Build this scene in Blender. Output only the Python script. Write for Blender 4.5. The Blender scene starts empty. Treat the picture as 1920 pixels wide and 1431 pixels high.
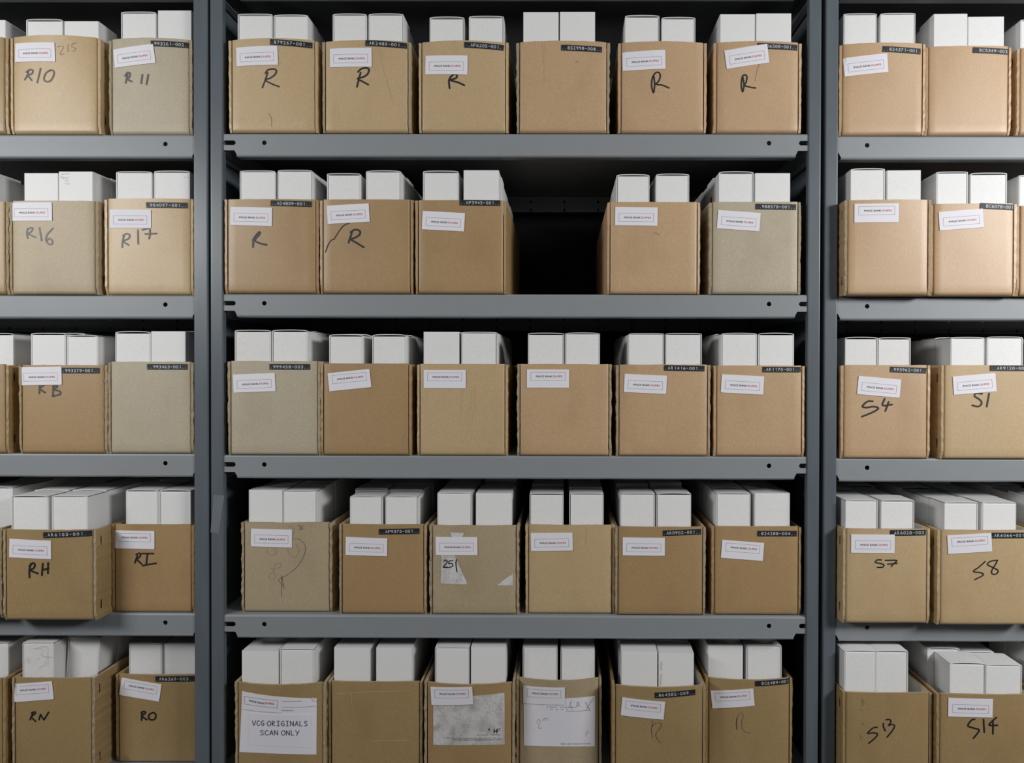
import bpy, math, random
from mathutils import Vector, Matrix, Euler

# ------------------------------------------------------------------ basics
scn = bpy.context.scene
COL = scn.collection
F = 1342.0                     # focal length in pixels of the 1920 px wide frame
D = 1.25                       # camera to shelf-front distance
EYE = 1.50
PX0, PY0 = 1050.0, 703.0       # principal point (the lens is shifted)
CAM_EUL = Euler((math.radians(90) - 0.0082, 0.0, 0.0), 'XYZ')
ROT = Matrix.Rotation(0.0041, 3, 'Z') @ CAM_EUL.to_matrix() @ Matrix.Rotation(0.0021, 3, 'Z')
CAM = Vector((0.0, -D, EYE))
cam = bpy.data.objects.new('camera', bpy.data.cameras.new('camera'))
COL.objects.link(cam)
cam.matrix_world = Matrix.Translation(CAM) @ ROT.to_4x4()
cam.data.sensor_width = 36.0
cam.data.lens = 36.0 * F / 1920.0
cam.data.shift_x = (960 - PX0) / 1920.0
cam.data.shift_y = (PY0 - 715.5) / 1920.0
cam.data.clip_start = 0.05
scn.camera = cam
scn.view_settings.view_transform = 'Standard'
scn.view_settings.look = 'None'
scn.view_settings.gamma = 1.0
scn.view_settings.exposure = 0.0


def ray(px, py):
    return (ROT @ Vector(((px - PX0) / F, -(py - PY0) / F, -1.0)))


def at(px, py, Y=0.0):
    d = ray(px, py)
    return CAM + d * ((Y - CAM.y) / d.y)


# ------------------------------------------------------------------ materials
def srgb(c):
    return tuple((v / 255 / 12.92 if v / 255 <= .04045 else ((v / 255 + .055) / 1.055) ** 2.4) for v in c) + (1.0,)


def mat(name, col, rough=.6, spec=.5, metal=0.0, mix=None, noise=None, bump=None, coat=0):
    m = bpy.data.materials.new(name)
    m.use_nodes = True
    nt = m.node_tree
    b = nt.nodes['Principled BSDF']
    b.inputs['Base Color'].default_value = srgb(col)
    b.inputs['Roughness'].default_value = rough
    b.inputs['Specular IOR Level'].default_value = spec
    b.inputs['Metallic'].default_value = metal
    tc = nt.nodes.new('ShaderNodeTexCoord')
    if mix:                                   # list of (scale xyz, noise scale, second colour, lo, hi)
        prev = None
        for (sc, ns, c2, lo, hi) in mix:
            mp = nt.nodes.new('ShaderNodeMapping')
            mp.inputs['Scale'].default_value = sc
            oi = nt.nodes.new('ShaderNodeObjectInfo')
            ad = nt.nodes.new('ShaderNodeVectorMath'); ad.operation = 'ADD'
            nt.links.new(tc.outputs['Object'], ad.inputs[0])
            nt.links.new(oi.outputs['Location'], ad.inputs[1])
            nt.links.new(ad.outputs[0], mp.inputs['Vector'])
            nz = nt.nodes.new('ShaderNodeTexNoise')
            nz.inputs['Scale'].default_value = ns
            nz.inputs['Detail'].default_value = 4
            nt.links.new(mp.outputs[0], nz.inputs['Vector'])
            rp = nt.nodes.new('ShaderNodeMapRange')
            rp.inputs['From Min'].default_value = lo
            rp.inputs['From Max'].default_value = hi
            nt.links.new(nz.outputs['Fac'], rp.inputs['Value'])
            mx = nt.nodes.new('ShaderNodeMix'); mx.data_type = 'RGBA'
            nt.links.new(rp.outputs[0], mx.inputs['Factor'])
            if prev is None:
                mx.inputs['A'].default_value = srgb(col)
            else:
                nt.links.new(prev, mx.inputs['A'])
            mx.inputs['B'].default_value = srgb(c2)
            prev = mx.outputs['Result']
        nt.links.new(prev, b.inputs['Base Color'])
    if bump:                                  # (scale xyz, noise scale, strength, distance)
        mp = nt.nodes.new('ShaderNodeMapping')
        mp.inputs['Scale'].default_value = bump[0]
        nt.links.new(tc.outputs['Object'], mp.inputs['Vector'])
        nz = nt.nodes.new('ShaderNodeTexNoise')
        nz.inputs['Scale'].default_value = bump[1]
        nz.inputs['Detail'].default_value = 3
        nt.links.new(mp.outputs[0], nz.inputs['Vector'])
        bp = nt.nodes.new('ShaderNodeBump')
        bp.inputs['Strength'].default_value = bump[2]
        bp.inputs['Distance'].default_value = bump[3]
        nt.links.new(nz.outputs['Fac'], bp.inputs['Height'])
        nt.links.new(bp.outputs[0], b.inputs['Normal'])
    return m


def kraft(name, col, d, l, rough=.46):
    return mat(name, col, rough, .65,
               mix=[((1, 1, .5), 560, l, .42, 1.05), ((1, 1, 1), 1100, d, .45, .95), ((1, 1, .6), 14, d, .5, 1.15)],
               bump=((1, 1, .3), 620, .22, .0004))


M = {
    'k1': kraft('kraft_light', (186, 161, 121), (168, 138, 98), (206, 182, 146)),
    'k2': kraft('kraft_brown', (165, 135, 94), (142, 112, 74), (182, 154, 115)),
    'k3': kraft('kraft_rosy', (188, 156, 118), (162, 128, 92), (204, 178, 146), .46),
    'k4': kraft('kraft_tan', (160, 134, 92), (138, 112, 74), (178, 154, 114)),
    'g1': kraft('grey_board', (176, 164, 140), (150, 138, 114), (196, 188, 168), .55),
    'g2': kraft('grey_tan_board', (172, 154, 124), (146, 128, 98), (190, 176, 150), .55),
    'edge': mat('cut_board_edge', (168, 152, 124), .8, .3, mix=[((1, 1, 1), 700, (122, 106, 82), .45, .8)],
                bump=((1, 1, 1), 500, .6, .001)),
    'white': mat('white_card', (226, 226, 225), .55, .4, mix=[((1, 1, 1), 500, (214, 214, 214), .45, .8)],
                 bump=((1, 1, .5), 600, .08, .0003)),
    'white2': mat('white_card_speckled', (222, 221, 219), .55, .4,
                  mix=[((1, 1, 1), 500, (210, 210, 210), .45, .8), ((1, 1, 1), 260, (120, 122, 126), .70, .76)]),
    'lining': mat('pale_board_lining', (190, 186, 176), .7, .3),
    'cream': mat('cream_card_edge', (226, 224, 212), .6, .4),
    'steel': mat('grey_shelf_paint', (135, 139, 142), .5, .5, mix=[((1, 1, 1), 30, (131, 137, 141), .4, .8)],
                 bump=((1, 1, 1), 900, .04, .0003)),
    'post': mat('blue_grey_post_paint', (93, 101, 107), .32, .5, mix=[((1, 1, .2), 40, (86, 93, 99), .4, .8)],
                bump=((1, 1, 1), 700, .05, .0003)),
    'paper': mat('label_paper', (226, 224, 230), .6, .3),
    'paperw': mat('worn_label_paper', (208, 206, 206), .65, .3,
                  mix=[((1, 1, 1), 55, (172, 166, 160), .42, .72), ((1, 1, 1), 420, (150, 145, 140), .52, .8)]),
    'ink': mat('printed_black', (34, 32, 36), .5, .3),
    'hair': mat('printed_hairline', (110, 110, 112), .5, .3),
    'pink': mat('printed_magenta', (196, 44, 96), .5, .3),
    'red': mat('red_sticker', (200, 18, 30), .4, .4),
    'marker': mat('black_marker', (34, 33, 38), .45, .5),
    'marker2': mat('faded_marker', (72, 70, 70), .5, .5),
    'pen': mat('pen_line', (78, 72, 78), .5, .4),
    'pencil': mat('pencil_line', (142, 128, 112), .6, .3),
    'purple': mat('violet_print', (62, 50, 104), .5, .3),
    'scuff': mat('pale_scuff', (206, 180, 138), .7, .2),
    'green': mat('green_stain', (122, 130, 88), .7, .2),
    'tape': mat('black_embossing_tape', (30, 33, 38), .55, .4),
    'tapetext': mat('embossed_letters', (196, 200, 204), .5, .4),
    'wire': mat('staple_wire', (70, 66, 58), .35, .5, .8),
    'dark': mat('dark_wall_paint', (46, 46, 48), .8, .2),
    'floor': mat('grey_floor', (88, 88, 86), .6, .4, mix=[((1, 1, 1), 8, (70, 70, 70), .4, .7)]),
    'ceil': mat('ceiling_paint', (150, 150, 148), .8, .2),
}
ct = bpy.data.materials.new('clear_tape'); ct.use_nodes = True
_b = ct.node_tree.nodes['Principled BSDF']
_b.inputs['Base Color'].default_value = srgb((150, 158, 164)); _b.inputs['Roughness'].default_value = .25
_b.inputs['Alpha'].default_value = .3
M['clear'] = ct


# ------------------------------------------------------------------ mesh helpers
class MB:
    def __init__(s):
        s.v = []; s.f = []; s.m = []

    def add(s, v, f, mi=0):
        o = len(s.v)
        s.v += [tuple(p) for p in v]
        s.f += [tuple(i + o for i in q) for q in f]
        s.m += [mi] * len(f)

    def box(s, x0, x1, y0, y1, z0, z1, mi=0):
        v = [(x, y, z) for z in (z0, z1) for y in (y0, y1) for x in (x0, x1)]
        s.add(v, [(0, 2, 3, 1), (4, 5, 7, 6), (0, 1, 5, 4), (1, 3, 7, 5), (3, 2, 6, 7), (2, 0, 4, 6)], mi)

    def prism(s, prof, a, b, axis='x', mi=0, cap=True):
        """closed profile (list of 2d points) swept from a to b along axis"""
        n = len(prof)
        def P(t, p):
            return (t, p[0], p[1]) if axis == 'x' else ((p[0], t, p[1]) if axis == 'y' else (p[0], p[1], t))
        v = [P(a, p) for p in prof] + [P(b, p) for p in prof]
        f = [(i, (i + 1) % n, n + (i + 1) % n, n + i) for i in range(n)]
        if cap:
            f += [tuple(range(n))[::-1], tuple(range(n, 2 * n))]
        s.add(v, f, mi)

    def sheet(s, prof, a, b, axis='x', t=.001, mi=0):
        """open profile given a thickness, swept along axis"""
        out = []
        n = len(prof)
        for i in range(n):
            p0 = Vector(prof[max(0, i - 1)]); p1 = Vector(prof[min(n - 1, i + 1)])
            d = (p1 - p0).normalized()
            out.append((prof[i][0] - d.y * t, prof[i][1] + d.x * t))
        v = []
        for tt in (a, b):
            for p in list(prof) + out:
                v.append((tt, p[0], p[1]) if axis == 'x' else ((p[0], tt, p[1]) if axis == 'y' else (p[0], p[1], tt)))
        f = []
        N = 2 * n
        for i in range(n - 1):
            f.append((i, i + 1, N + i + 1, N + i))
            f.append((n + i, N + n + i, N + n + i + 1, n + i + 1))
            f.append((i, n + i, n + i + 1, i + 1))
            f.append((N + i, N + i + 1, N + n + i + 1, N + n + i))
        f += [(0, N, N + n, n), (n - 1, N - 1, 2 * N - 1, N + n - 1)]
        s.add(v, f, mi)

    def build(s, name, mats, parent=None, smooth=False, loc=None, fixn=True):
        me = bpy.data.meshes.new(name)
        me.from_pydata(s.v, [], s.f)
        mats = mats if isinstance(mats, (list, tuple)) else [mats]
        for k in mats:
            me.materials.append(M[k])
        for p, i in zip(me.polygons, s.m):
            p.material_index = i
            p.use_smooth = smooth
        if fixn:
            import bmesh
            bm = bmesh.new(); bm.from_mesh(me)
            bmesh.ops.recalc_face_normals(bm, faces=bm.faces)
            bm.to_mesh(me); bm.free()
        me.update()
        o = bpy.data.objects.new(name, me)
        COL.objects.link(o)
        if parent is not None:
            o.parent = parent
        if loc:
            o.location = loc
        return o


def tag(o, label=None, cat=None, group=None, kind=None):
    for k, v in (('label', label), ('category', cat), ('group', group), ('kind', kind)):
        if v:
            o[k] = v
    return o


def empty(name, loc, rz=0):
    o = bpy.data.objects.new(name, None)
    o.empty_display_size = .05
    COL.objects.link(o)
    o.location = loc
    o.rotation_euler = (0, 0, rz)
    return o


def _curve_mesh(cu):
    ob = bpy.data.objects.new('tmp', cu)
    COL.objects.link(ob)
    bpy.context.view_layer.update()
    dg = bpy.context.evaluated_depsgraph_get()
    me = bpy.data.meshes.new_from_object(ob.evaluated_get(dg))
    v = [tuple(p.co) for p in me.vertices]
    f = [tuple(p.vertices) for p in me.polygons]
    bpy.data.objects.remove(ob)
    bpy.data.meshes.remove(me)
    bpy.data.curves.remove(cu)
    return v, f


def plate(outer, holes, t):
    """flat plate with holes in its own 2d plane, thickness t centred on 0"""
    cu = bpy.data.curves.new('p', 'CURVE')
    cu.dimensions = '2D'; cu.fill_mode = 'BOTH'; cu.extrude = t / 2
    for loop in [outer] + holes:
        sp = cu.splines.new('POLY')
        sp.points.add(len(loop) - 1)
        for p, q in zip(sp.points, loop):
            p.co = (q[0], q[1], 0, 1)
        sp.use_cyclic_u = True
    return _curve_mesh(cu)


def circ(cx, cy, rx, ry=None, n=20):
    ry = ry or rx
    return [(cx + rx * math.cos(2 * math.pi * i / n), cy + ry * math.sin(2 * math.pi * i / n)) for i in range(n)]


def slot(cx, cy, hl, r, n=8):
    return [(cx + hl + r * math.cos(a), cy + r * math.sin(a)) for a in [-math.pi / 2 + math.pi * i / n for i in range(n + 1)]] + \
           [(cx - hl + r * math.cos(a), cy + r * math.sin(a)) for a in [math.pi / 2 + math.pi * i / n for i in range(n + 1)]]


_tc = {}


def text(s, bold=0.0, spacing=1.0):
    """(verts, faces, width, cap height) of a string, lower left at 0,0"""
    k = (s, bold, spacing)
    if k not in _tc:
        cu = bpy.data.curves.new('t', 'FONT')
        cu.body = s; cu.size = 1; cu.offset = bold; cu.space_character = spacing; cu.resolution_u = 3
        v, f = _curve_mesh(cu)
        x0 = min(p[0] for p in v); x1 = max(p[0] for p in v)
        _tc[k] = ([(p[0] - x0, p[1]) for p in v], f, x1 - x0)
    return _tc[k]


def smooth_line(pts, n=5):
    if len(pts) < 3:
        return [Vector(p) for p in pts]
    P = [Vector(p) for p in pts]
    P = [P[0] * 2 - P[1]] + P + [P[-1] * 2 - P[-2]]
    out = []
    for i in range(1, len(P) - 2):
        for k in range(n):
            t = k / n
            a, b, c, d = P[i - 1:i + 3]
            out.append(.5 * ((2 * b) + (c - a) * t + (2 * a - 5 * b + 4 * c - d) * t * t + (3 * b - a - 3 * c + d) * t ** 3))
    out.append(P[-2])
    return out


# ------------------------------------------------------------------ setting
def room():
    mb = MB(); mb.box(-3.2, 3.2, -3.2, .56, -.05, 0)
    tag(mb.build('floor', 'floor'), kind='structure')
    mb = MB(); mb.box(-3.2, 3.2, -3.2, .56, 3.0, 3.05)
    tag(mb.build('ceiling', 'ceil'), kind='structure')
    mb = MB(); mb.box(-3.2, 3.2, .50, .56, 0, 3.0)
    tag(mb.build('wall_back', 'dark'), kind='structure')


room()

# ------------------------------------------------------------------ shelving
S = .45          # shelf depth
# front top edge of every shelf, pixel row, per bay
SHELF_Y = {'L': (-50, 252.5, 553.5, 851, 1150, 1449), 'M': (-52, 250.5, 552, 855, 1155, 1456),
           'R': (-48, 255, 557, 860, 1160, 1460)}
SHELF_X = {'L': 200, 'M': 1000, 'R': 1740}
SZ = {k: [at(SHELF_X[k], y, 0).z for y in v] for k, v in SHELF_Y.items()}


def xat(px, Y=0.0, py=715):
    return at(px, py, Y).x


def channel(x0, x1, z0, z1, y0=-.0025, dep=.012):
    """upright: folded steel channel with rounded bends, open to the back"""
    r = .0022
    arc = []
    pr = [(x0, y0 + dep)]
    for i in range(5):
        a = math.pi + i * math.pi / 8
        pr.append((x0 + r + r * math.cos(a), y0 + r + r * math.sin(a)))
    for i in range(5):
        a = 1.5 * math.pi + i * math.pi / 8
        pr.append((x1 - r + r * math.cos(a), y0 + r + r * math.sin(a)))
    pr.append((x1, y0 + dep))
    mb = MB()
    mb.sheet(pr, z0, z1, 'z', .0012)
    # deep leg behind the outer side carrying the shelf bolts
    return mb


def shelf_mesh(x0, x1, tab0, tab1, holes, slots, H=.0400):
    """pressed steel shelf: top plate, pierced front flange with tabbed ends, rear and side flanges with lips"""
    mb = MB()
    r = .003
    t = .001
    bend = [(r, 0), (.0009, -.0009), (0, -r)]
    mb.sheet([(S - .002, 0), (S * .5, 0)] + bend, x0, x1, 'x', t)
    # flat of the flange
    zt, zb, zh = -r, -(H - r), -.0295
    outer = [(x0, zt), (x0, zh), (tab0 - .004, zh), (tab0, zb), (tab1, zb), (tab1 + .004, zh), (x1, zh), (x1, zt)]
    hs = [circ(h, -.0163, .0040) for h in holes] + [slot(h, -.0163, .0070, .0040) for h in slots]
    v, f = plate(outer, hs, t)
    mb.add([(p[0], t / 2 + p[2], p[1]) for p in v], f)
    mb.sheet([(0, zb), (.0007, zb - .0018), (r, -H), (.018, -H)], tab0, tab1, 'x', -t)
    # rear flange with notched lip
    n = int((x1 - x0) / .08)
    pts = [(x0 + .004, -.002), (x1 - .004, -.002), (x1 - .004, -H)]
    q = []
    for i in range(n, 0, -1):
        c = x0 + .004 + i * .08 - .03
        q += [(c + .002, -H), (c + .0015, -H + .010), (c - .0015, -H + .010), (c - .002, -H)]
    pts += q + [(x0 + .004, -H)]
    v, f = plate(pts, [circ(x0 + .004 + i * .08 - .03, -.014, .003) for i in range(1, n + 1)], t)
    mb.add([(p[0], S - .002 + p[2], p[1]) for p in v], f)
    mb.box(x0 + .004, x1 - .004, S - .016, S - .002, -H - t, -H)
    # side flanges with bolt holes and lip
    for sx, sg in ((x0 + .0015, 1), (x1 - .0015, -1)):
        ov = [circ(y, z, .0035, .0035, 12) for y, z in ((.030, -.020), (.045, -.026), (S - .045, -.020))]
        v, f = plate([(.004, -.001), (S - .004, -.001), (S - .004, -H), (.004, -H)], ov, t)
        mb.add([(sx + p[2], p[0], p[1]) for p in v], f)
        mb.box(min(sx, sx + sg * .012), max(sx, sx + sg * .012), .02, S - .02, -H - t, -H)
    return mb


# uprights: pixel columns measured at mid height of the photograph
XA0, XA1 = xat(364.8), xat(391.5)
XB0, XB1 = xat(396.0), xat(419.5)
XC0, XC1 = xat(1513.0), xat(1536.5)
XD0, XD1 = xat(1544.5), xat(1568.5)
BAY = {'L': (XA1 - .995, XA1), 'M': (XB0, XC1), 'R': (XD0, XD0 + .995)}
POSTS = {'L': [(BAY['L'][0], BAY['L'][0] + .0245), (XA0, XA1)], 'M': [(XB0, XB1), (XC0, XC1)],
         'R': [(XD0, XD1), (BAY['R'][1] - .0245, BAY['R'][1])]}
HOLE = {'L': ([310], []), 'M': ([495.5, 1442], []), 'R': ([1626], [])}
bays = {}
for k, words in (('L', 'left bay of grey steel shelving, cut by the left frame edge'),
                 ('M', 'wide middle bay of grey steel shelving, complete between two pairs of uprights'),
                 ('R', 'right bay of grey steel shelving, cut by the right frame edge')):
    b0, b1 = BAY[k]
    root = empty('shelving_unit', ((b0 + b1) / 2, 0, 0))
    bays[k] = tag(root, words, 'shelving', 'steel shelving bays side by side')
    cx = (b0 + b1) / 2
    TOP = 2.32
    for i, (p0, p1) in enumerate(POSTS[k]):
        up = channel(p0 - cx, p1 - cx, 0, TOP).build('upright', 'post', root, smooth=False)
        mb = channel(p0 - cx, p1 - cx, 0, TOP)
        mb.v = [(x, S - (y + .0) , z) for x, y, z in mb.v]
        mb.build('upright', 'post', root)
        if k == 'M' and i == 0:
            q = [at(*p, -.0030) for p in ((401, 928), (420, 930), (410, 1001), (394.5, 998))]
            t_ = MB()
            t_.add([(p.x - cx, -.0030, p.z) for p in q] + [(p.x - cx, -.0027, p.z) for p in q],
                   [(0, 1, 2, 3), (7, 6, 5, 4), (0, 4, 5, 1), (1, 5, 6, 2), (2, 6, 7, 3), (3, 7, 4, 0)])
            tag(t_.build('clear_tape', 'clear', up), 'strip of clear sticky tape')
    # closed sheet end panels just inside the uprights
    for xs in (b0 + .0008, b1 - .0008):
        mb = MB(); mb.box(xs - cx - .0006, xs - cx + .0006, .012, S - .012, .02, TOP - .01)
        mb.build('end_panel', 'post', root)
    for j, z in enumerate(SZ[k]):
        s0, s1 = b0 + .004, b1 - .004
        if k == 'M':
            tb0, tb1 = xat(444.5), xat(1490)
        elif k == 'L':
            tb0, tb1 = s0 + .022, xat(361.5)
        else:
            tb0, tb1 = xat(1574.5), s1 - .022
        hp = [at(h, SHELF_Y[k][j] + 17, 0).x - cx for h in HOLE[k][0]]
        sl = [at(h, SHELF_Y[k][j] + 17, 0).x - cx for h in ((430, 1510) if k == 'M' else ())]
        o = shelf_mesh(s0 - cx, s1 - cx, tb0 - cx, tb1 - cx, hp, sl).build('shelf', 'steel', root)
        o.location = (0, 0, z)
        if j == 5:
            pass
    for zz in (.12, .42):
        o = shelf_mesh(b0 + .004 - cx, b1 - .004 - cx, b0 + .03 - cx, b1 - .03 - cx, [], []).build('shelf', 'steel', root)
        o.location = (0, 0, zz)


# ------------------------------------------------------------------ bins
PT = .0040      # board thickness
SD = .0052      # visible width of the side board edges
BD = .40        # bin depth


class Bin:
    def __init__(s, key, bay, row, x0, x1, yt, o, color, yt2=None, rot=0.0, bow=.006, jag=.0006, seed=0):
        s.key, s.bay, s.row = key, bay, row
        zs = SZ[bay][row] + .0003
        s.zs = zs
        yf = -o
        a = at(x0, yt, yf); b = at(x1, yt2 or yt, yf)
        rz = math.radians(rot)
        s.w = (b.x - a.x) / math.cos(rz)
        s.h = (a.z + b.z) / 2 - zs
        s.loc = Vector(((a.x + b.x) / 2, yf, zs))
        s.rz = rz
        s.R = Matrix.Rotation(rz, 3, 'Z')
        s.color, s.bow, s.jag = color, bow, jag
        s.rnd = random.Random(hash_(key))
        s.half = s.w / 2 - SD
        s.build()

    def surf(s, x, z):
        u = max(-1, min(1, x / s.half))
        zz = max(0, min(1, z / s.h))
        y = -s.bow * (1 - u * u) * zz ** 1.5
        r = .003
        e = abs(x) - (s.half - r)
        if e > 0:
            y += r - math.sqrt(max(0, r * r - min(e, r) ** 2))
        rb = .0065
        if z < rb:
            e = rb - z
            y += rb - math.sqrt(max(0, rb * rb - min(e, rb) ** 2))
        return y

    def loc_of(s, px, py):
        """pixel -> (x, z) on the bowed front panel in the bin's own space"""
        o = s.R.transposed() @ (CAM - s.loc)
        d = s.R.transposed() @ ray(px, py)
        y = 0
        for _ in range(4):
            t = (y - o.y) / d.y
            p = o + d * t
            y = s.surf(p.x, p.z)
        return p.x, p.z

    def build(s):
        root = empty('cardboard_bin', s.loc, s.rz)
        s.root = root
        h, half, w = s.h, s.half, s.w
        rn = s.rnd
        # front panel
        r = .003
        xs = [-half, -half + .0004, -half + .0012, -half + r] + [-half + r + (2 * half - 2 * r) * i / 12 for i in range(1, 12)] + \
             [half - r, half - .0012, half - .0004, half]
        zs = [0, .0005, .0020, .0040, .0065] + [.0065 + (h - .0065) * i / 12 for i in range(1, 13)]
        mb = MB()
        nx, nz = len(xs), len(zs)
        tn = [rn.uniform(-1, 1) * s.jag * .35 for _ in xs]
        v = []
        for lay in (0, 1):
            for j, z in enumerate(zs):
                for i, x in enumerate(xs):
                    zz = z + (tn[i] if j == nz - 1 else 0)
                    if lay == 0:
                        y = s.surf(x, z)
                    else:
                        u = x / half
                        y = PT - s.bow * (1 - u * u) * (z / h) ** 1.5
                        y = max(y, s.surf(x, z) + .0003)
                    v.append((x, y, zz))
        f = []; fm = []
        L = nx * nz
        for j in range(nz - 1):
            for i in range(nx - 1):
                a = j * nx + i
                f.append((a, a + 1, a + nx + 1, a + nx))
                f.append((L + a, L + a + nx, L + a + nx + 1, L + a + 1))
        side = []
        for i in range(nx - 1):
            side.append((i, L + i, L + i + 1, i + 1))
            a = (nz - 1) * nx + i
            side.append((a, a + 1, L + a + 1, L + a))
        for j in range(nz - 1):
            a = j * nx
            side.append((a, a + nx, L + a + nx, L + a))
            a = j * nx + nx - 1
            side.append((a, L + a, L + a + nx, a + nx))
        mb.add(v, f, 0)
        k0 = len(mb.v)
        used = sorted({i for q in side for i in q})
        mp = {i: k0 + n for n, i in enumerate(used)}          # the cut rim has its own vertices so that it stays crisp
        mb.v += [v[i] for i in used]
        mb.f += [tuple(mp[i] for i in q) for q in side]; mb.m += [1] * len(side)
        o = mb.build('front_panel', [s.color, 'edge'], root, smooth=False)
        for p in o.data.polygons:
            p.use_smooth = p.material_index == 0
        # sides
        for sg in (-1, 1):
            mb = MB()
            n = 22
            v = []
            fl = rn.uniform(0, .0008)
            hs = h - .0006 + rn.uniform(-.0012, .0006)
            for k in range(n + 1):
                z = hs * k / n
                jx = rn.uniform(-1, 1) * s.jag
                jy = rn.uniform(-1, 1) * s.jag * .8
                yf = .0005 + jy + (0.004 * (1 - k / 1.5) if k < 1.5 else 0)
                xo = w / 2 + jx * .8 + fl * (k / n)
                xi = w / 2 - SD + .0012
                v += [(sg * xo, yf + .0006, z), (sg * xi, yf, z), (sg * xi, BD, z), (sg * (w / 2), BD, z)]
                # extra column where the roughness ends
            f = []; m = []
            for k in range(n):
                a = 4 * k
                for i in range(4):
                    f.append((a + i, a + (i + 1) % 4, a + 4 + (i + 1) % 4, a + 4 + i)); m.append({0: 1, 1: 2}.get(i, 0))
            f += [(3, 2, 1, 0), (4 * n, 4 * n + 1, 4 * n + 2, 4 * n + 3)]; m += [0, 1]
            mb.v = v; mb.f = f; mb.m = m
            sp = mb.build('side_panel', [s.color, 'edge' if s.jag > .00065 else s.color,
                                         'lining' if s.key in ('S13', 'S14', 'S7', 'S8', '864585') else s.color], root)
            if (s.bay == 'L' and sg == 1) or (s.bay == 'R' and sg == -1):
                for zc in (.86 * h, .16 * h):
                    st = MB()
                    xx = sg * (w / 2)
                    st.box(min(xx, xx + sg * .0009), max(xx, xx + sg * .0009), .0135, .0148, zc - .0075, zc + .0075)
                    st.build('staple', 'wire', sp)
        mb = MB(); mb.box(-w / 2 + SD, w / 2 - SD, BD - PT, BD, .001, h)
        mb.build('back_panel', s.color, root)
        mb = MB(); mb.box(-w / 2 + SD, w / 2 - SD, .006, BD - PT, 0, PT)
        mb.build('base_panel', s.color, root)

    # -- things stuck or drawn on the front
    def on(s, x, z, off):
        return (x, s.surf(x, z) - off, z)

    def patch(s, cx, cz, w, h, ang, off, mk, name, parent, nx=8, nz=4, mats=None, corner=0):
        ca, sa = math.cos(ang), math.sin(ang)
        mb = MB(); v = []
        for lay in (0, 1):
            for j in range(nz + 1):
                for i in range(nx + 1):
                    a = (i / nx - .5) * w; b = (j / nz - .5) * h
                    x = cx + a * ca - b * sa; z = cz + a * sa + b * ca
                    v.append(s.on(x, z, off if lay == 0 else off - .00025))
        f = []; L = (nx + 1) * (nz + 1)
        for j in range(nz):
            for i in range(nx):
                a = j * (nx + 1) + i
                f += [(a, a + 1, a + nx + 2, a + nx + 1), (L + a, L + a + nx + 1, L + a + nx + 2, L + a + 1)]
        for i in range(nx):
            f.append((i, L + i, L + i + 1, i + 1)); a = nz * (nx + 1) + i; f.append((a, a + 1, L + a + 1, L + a))
        for j in range(nz):
            a = j * (nx + 1); f.append((a, a + nx + 1, L + a + nx + 1, L + a))
            a += nx; f.append((a, L + a, L + a + nx + 1, a + nx + 1))
        mb.add(v, f)
        return mb.build(name, mk, parent)

    def flat(s, items, off, name, mk, parent):
        """items: list of (verts2d, faces) already in (x, z)"""
        mb = MB()
        for v, f in items:
            mb.add([s.on(p[0], p[1], off) for p in v], f)
        o = mb.build(name, mk, parent, fixn=False)
        for p in o.data.polygons:
            pass
        return o

    def place_text(s, st, cx, cz, ang, x, y, w=None, h=None, bold=0.0, sp=1.0):
        """text with lower left at label offset (x, y); scaled to width w and cap height h"""
        v, f, tw = text(st, bold, sp)
        kx = w / tw; ky = (h / .70) if h else kx
        ca, sa = math.cos(ang), math.sin(ang)
        out = []
        for p in v:
            a = x + p[0] * kx; b = y + p[1] * ky
            out.append((cx + a * ca - b * sa, cz + a * sa + b * ca))
        return out, f

    def line2(s, pts, wd):
        """ribbon through 2d points with round ends"""
        P = pts
        v = []; f = []
        n = len(P)
        for i in range(n):
            d = (P[min(n - 1, i + 1)] - P[max(0, i - 1)])
            if d.length < 1e-9:
                d = Vector((1, 0))
            d.normalize()
            q = Vector((-d.y, d.x)) * (wd / 2)
            v += [tuple(P[i] + q), tuple(P[i] - q)]
            if i:
                a = 2 * (i - 1)
                f.append((a, a + 1, a + 3, a + 2))
        for e in (0, n - 1):
            o = len(v)
            v.append(tuple(P[e]))
            v += [(P[e].x + wd / 2 * math.cos(t), P[e].y + wd / 2 * math.sin(t)) for t in [2 * math.pi * k / 10 for k in range(10)]]
            f += [(o, o + 1 + k, o + 1 + (k + 1) % 10) for k in range(10)]
        return v, f

    def label(s, px, py, ang=0.0, hi=False, w=.0735, h=.0318):
        x, z = s.loc_of(px, py)
        a = math.radians(ang)
        lb = s.patch(x, z, w, h, a, .0011, 'paper', 'paper_label', s.root, nx=14, nz=6)
        s.label_print(x, z, a, hi, w, h, lb, .0012)
        return lb

    def label_print(s, x, z, a, hi, w, h, lb, off):
        top = h / 2 - (.0050 if hi else .0108)
        fh, fw = .0142, .0597
        fx = -w / 2 + .0069
        ca, sa = math.cos(a), math.sin(a)

        def T(p):
            return Vector((x + p[0] * ca - p[1] * sa, z + p[0] * sa + p[1] * ca))
        cs = [(fx, top), (fx + fw, top), (fx + fw, top - fh), (fx, top - fh), (fx, top)]
        it = []
        for p, q in zip(cs, cs[1:]):
            n = 6
            it.append(s.line2([T((p[0] + (q[0] - p[0]) * k / n, p[1] + (q[1] - p[1]) * k / n)) for k in range(n + 1)], .00042))
        s.flat(it, off, 'printed_frame', 'hair', lb)
        by = top - fh / 2 - .0016
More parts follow.
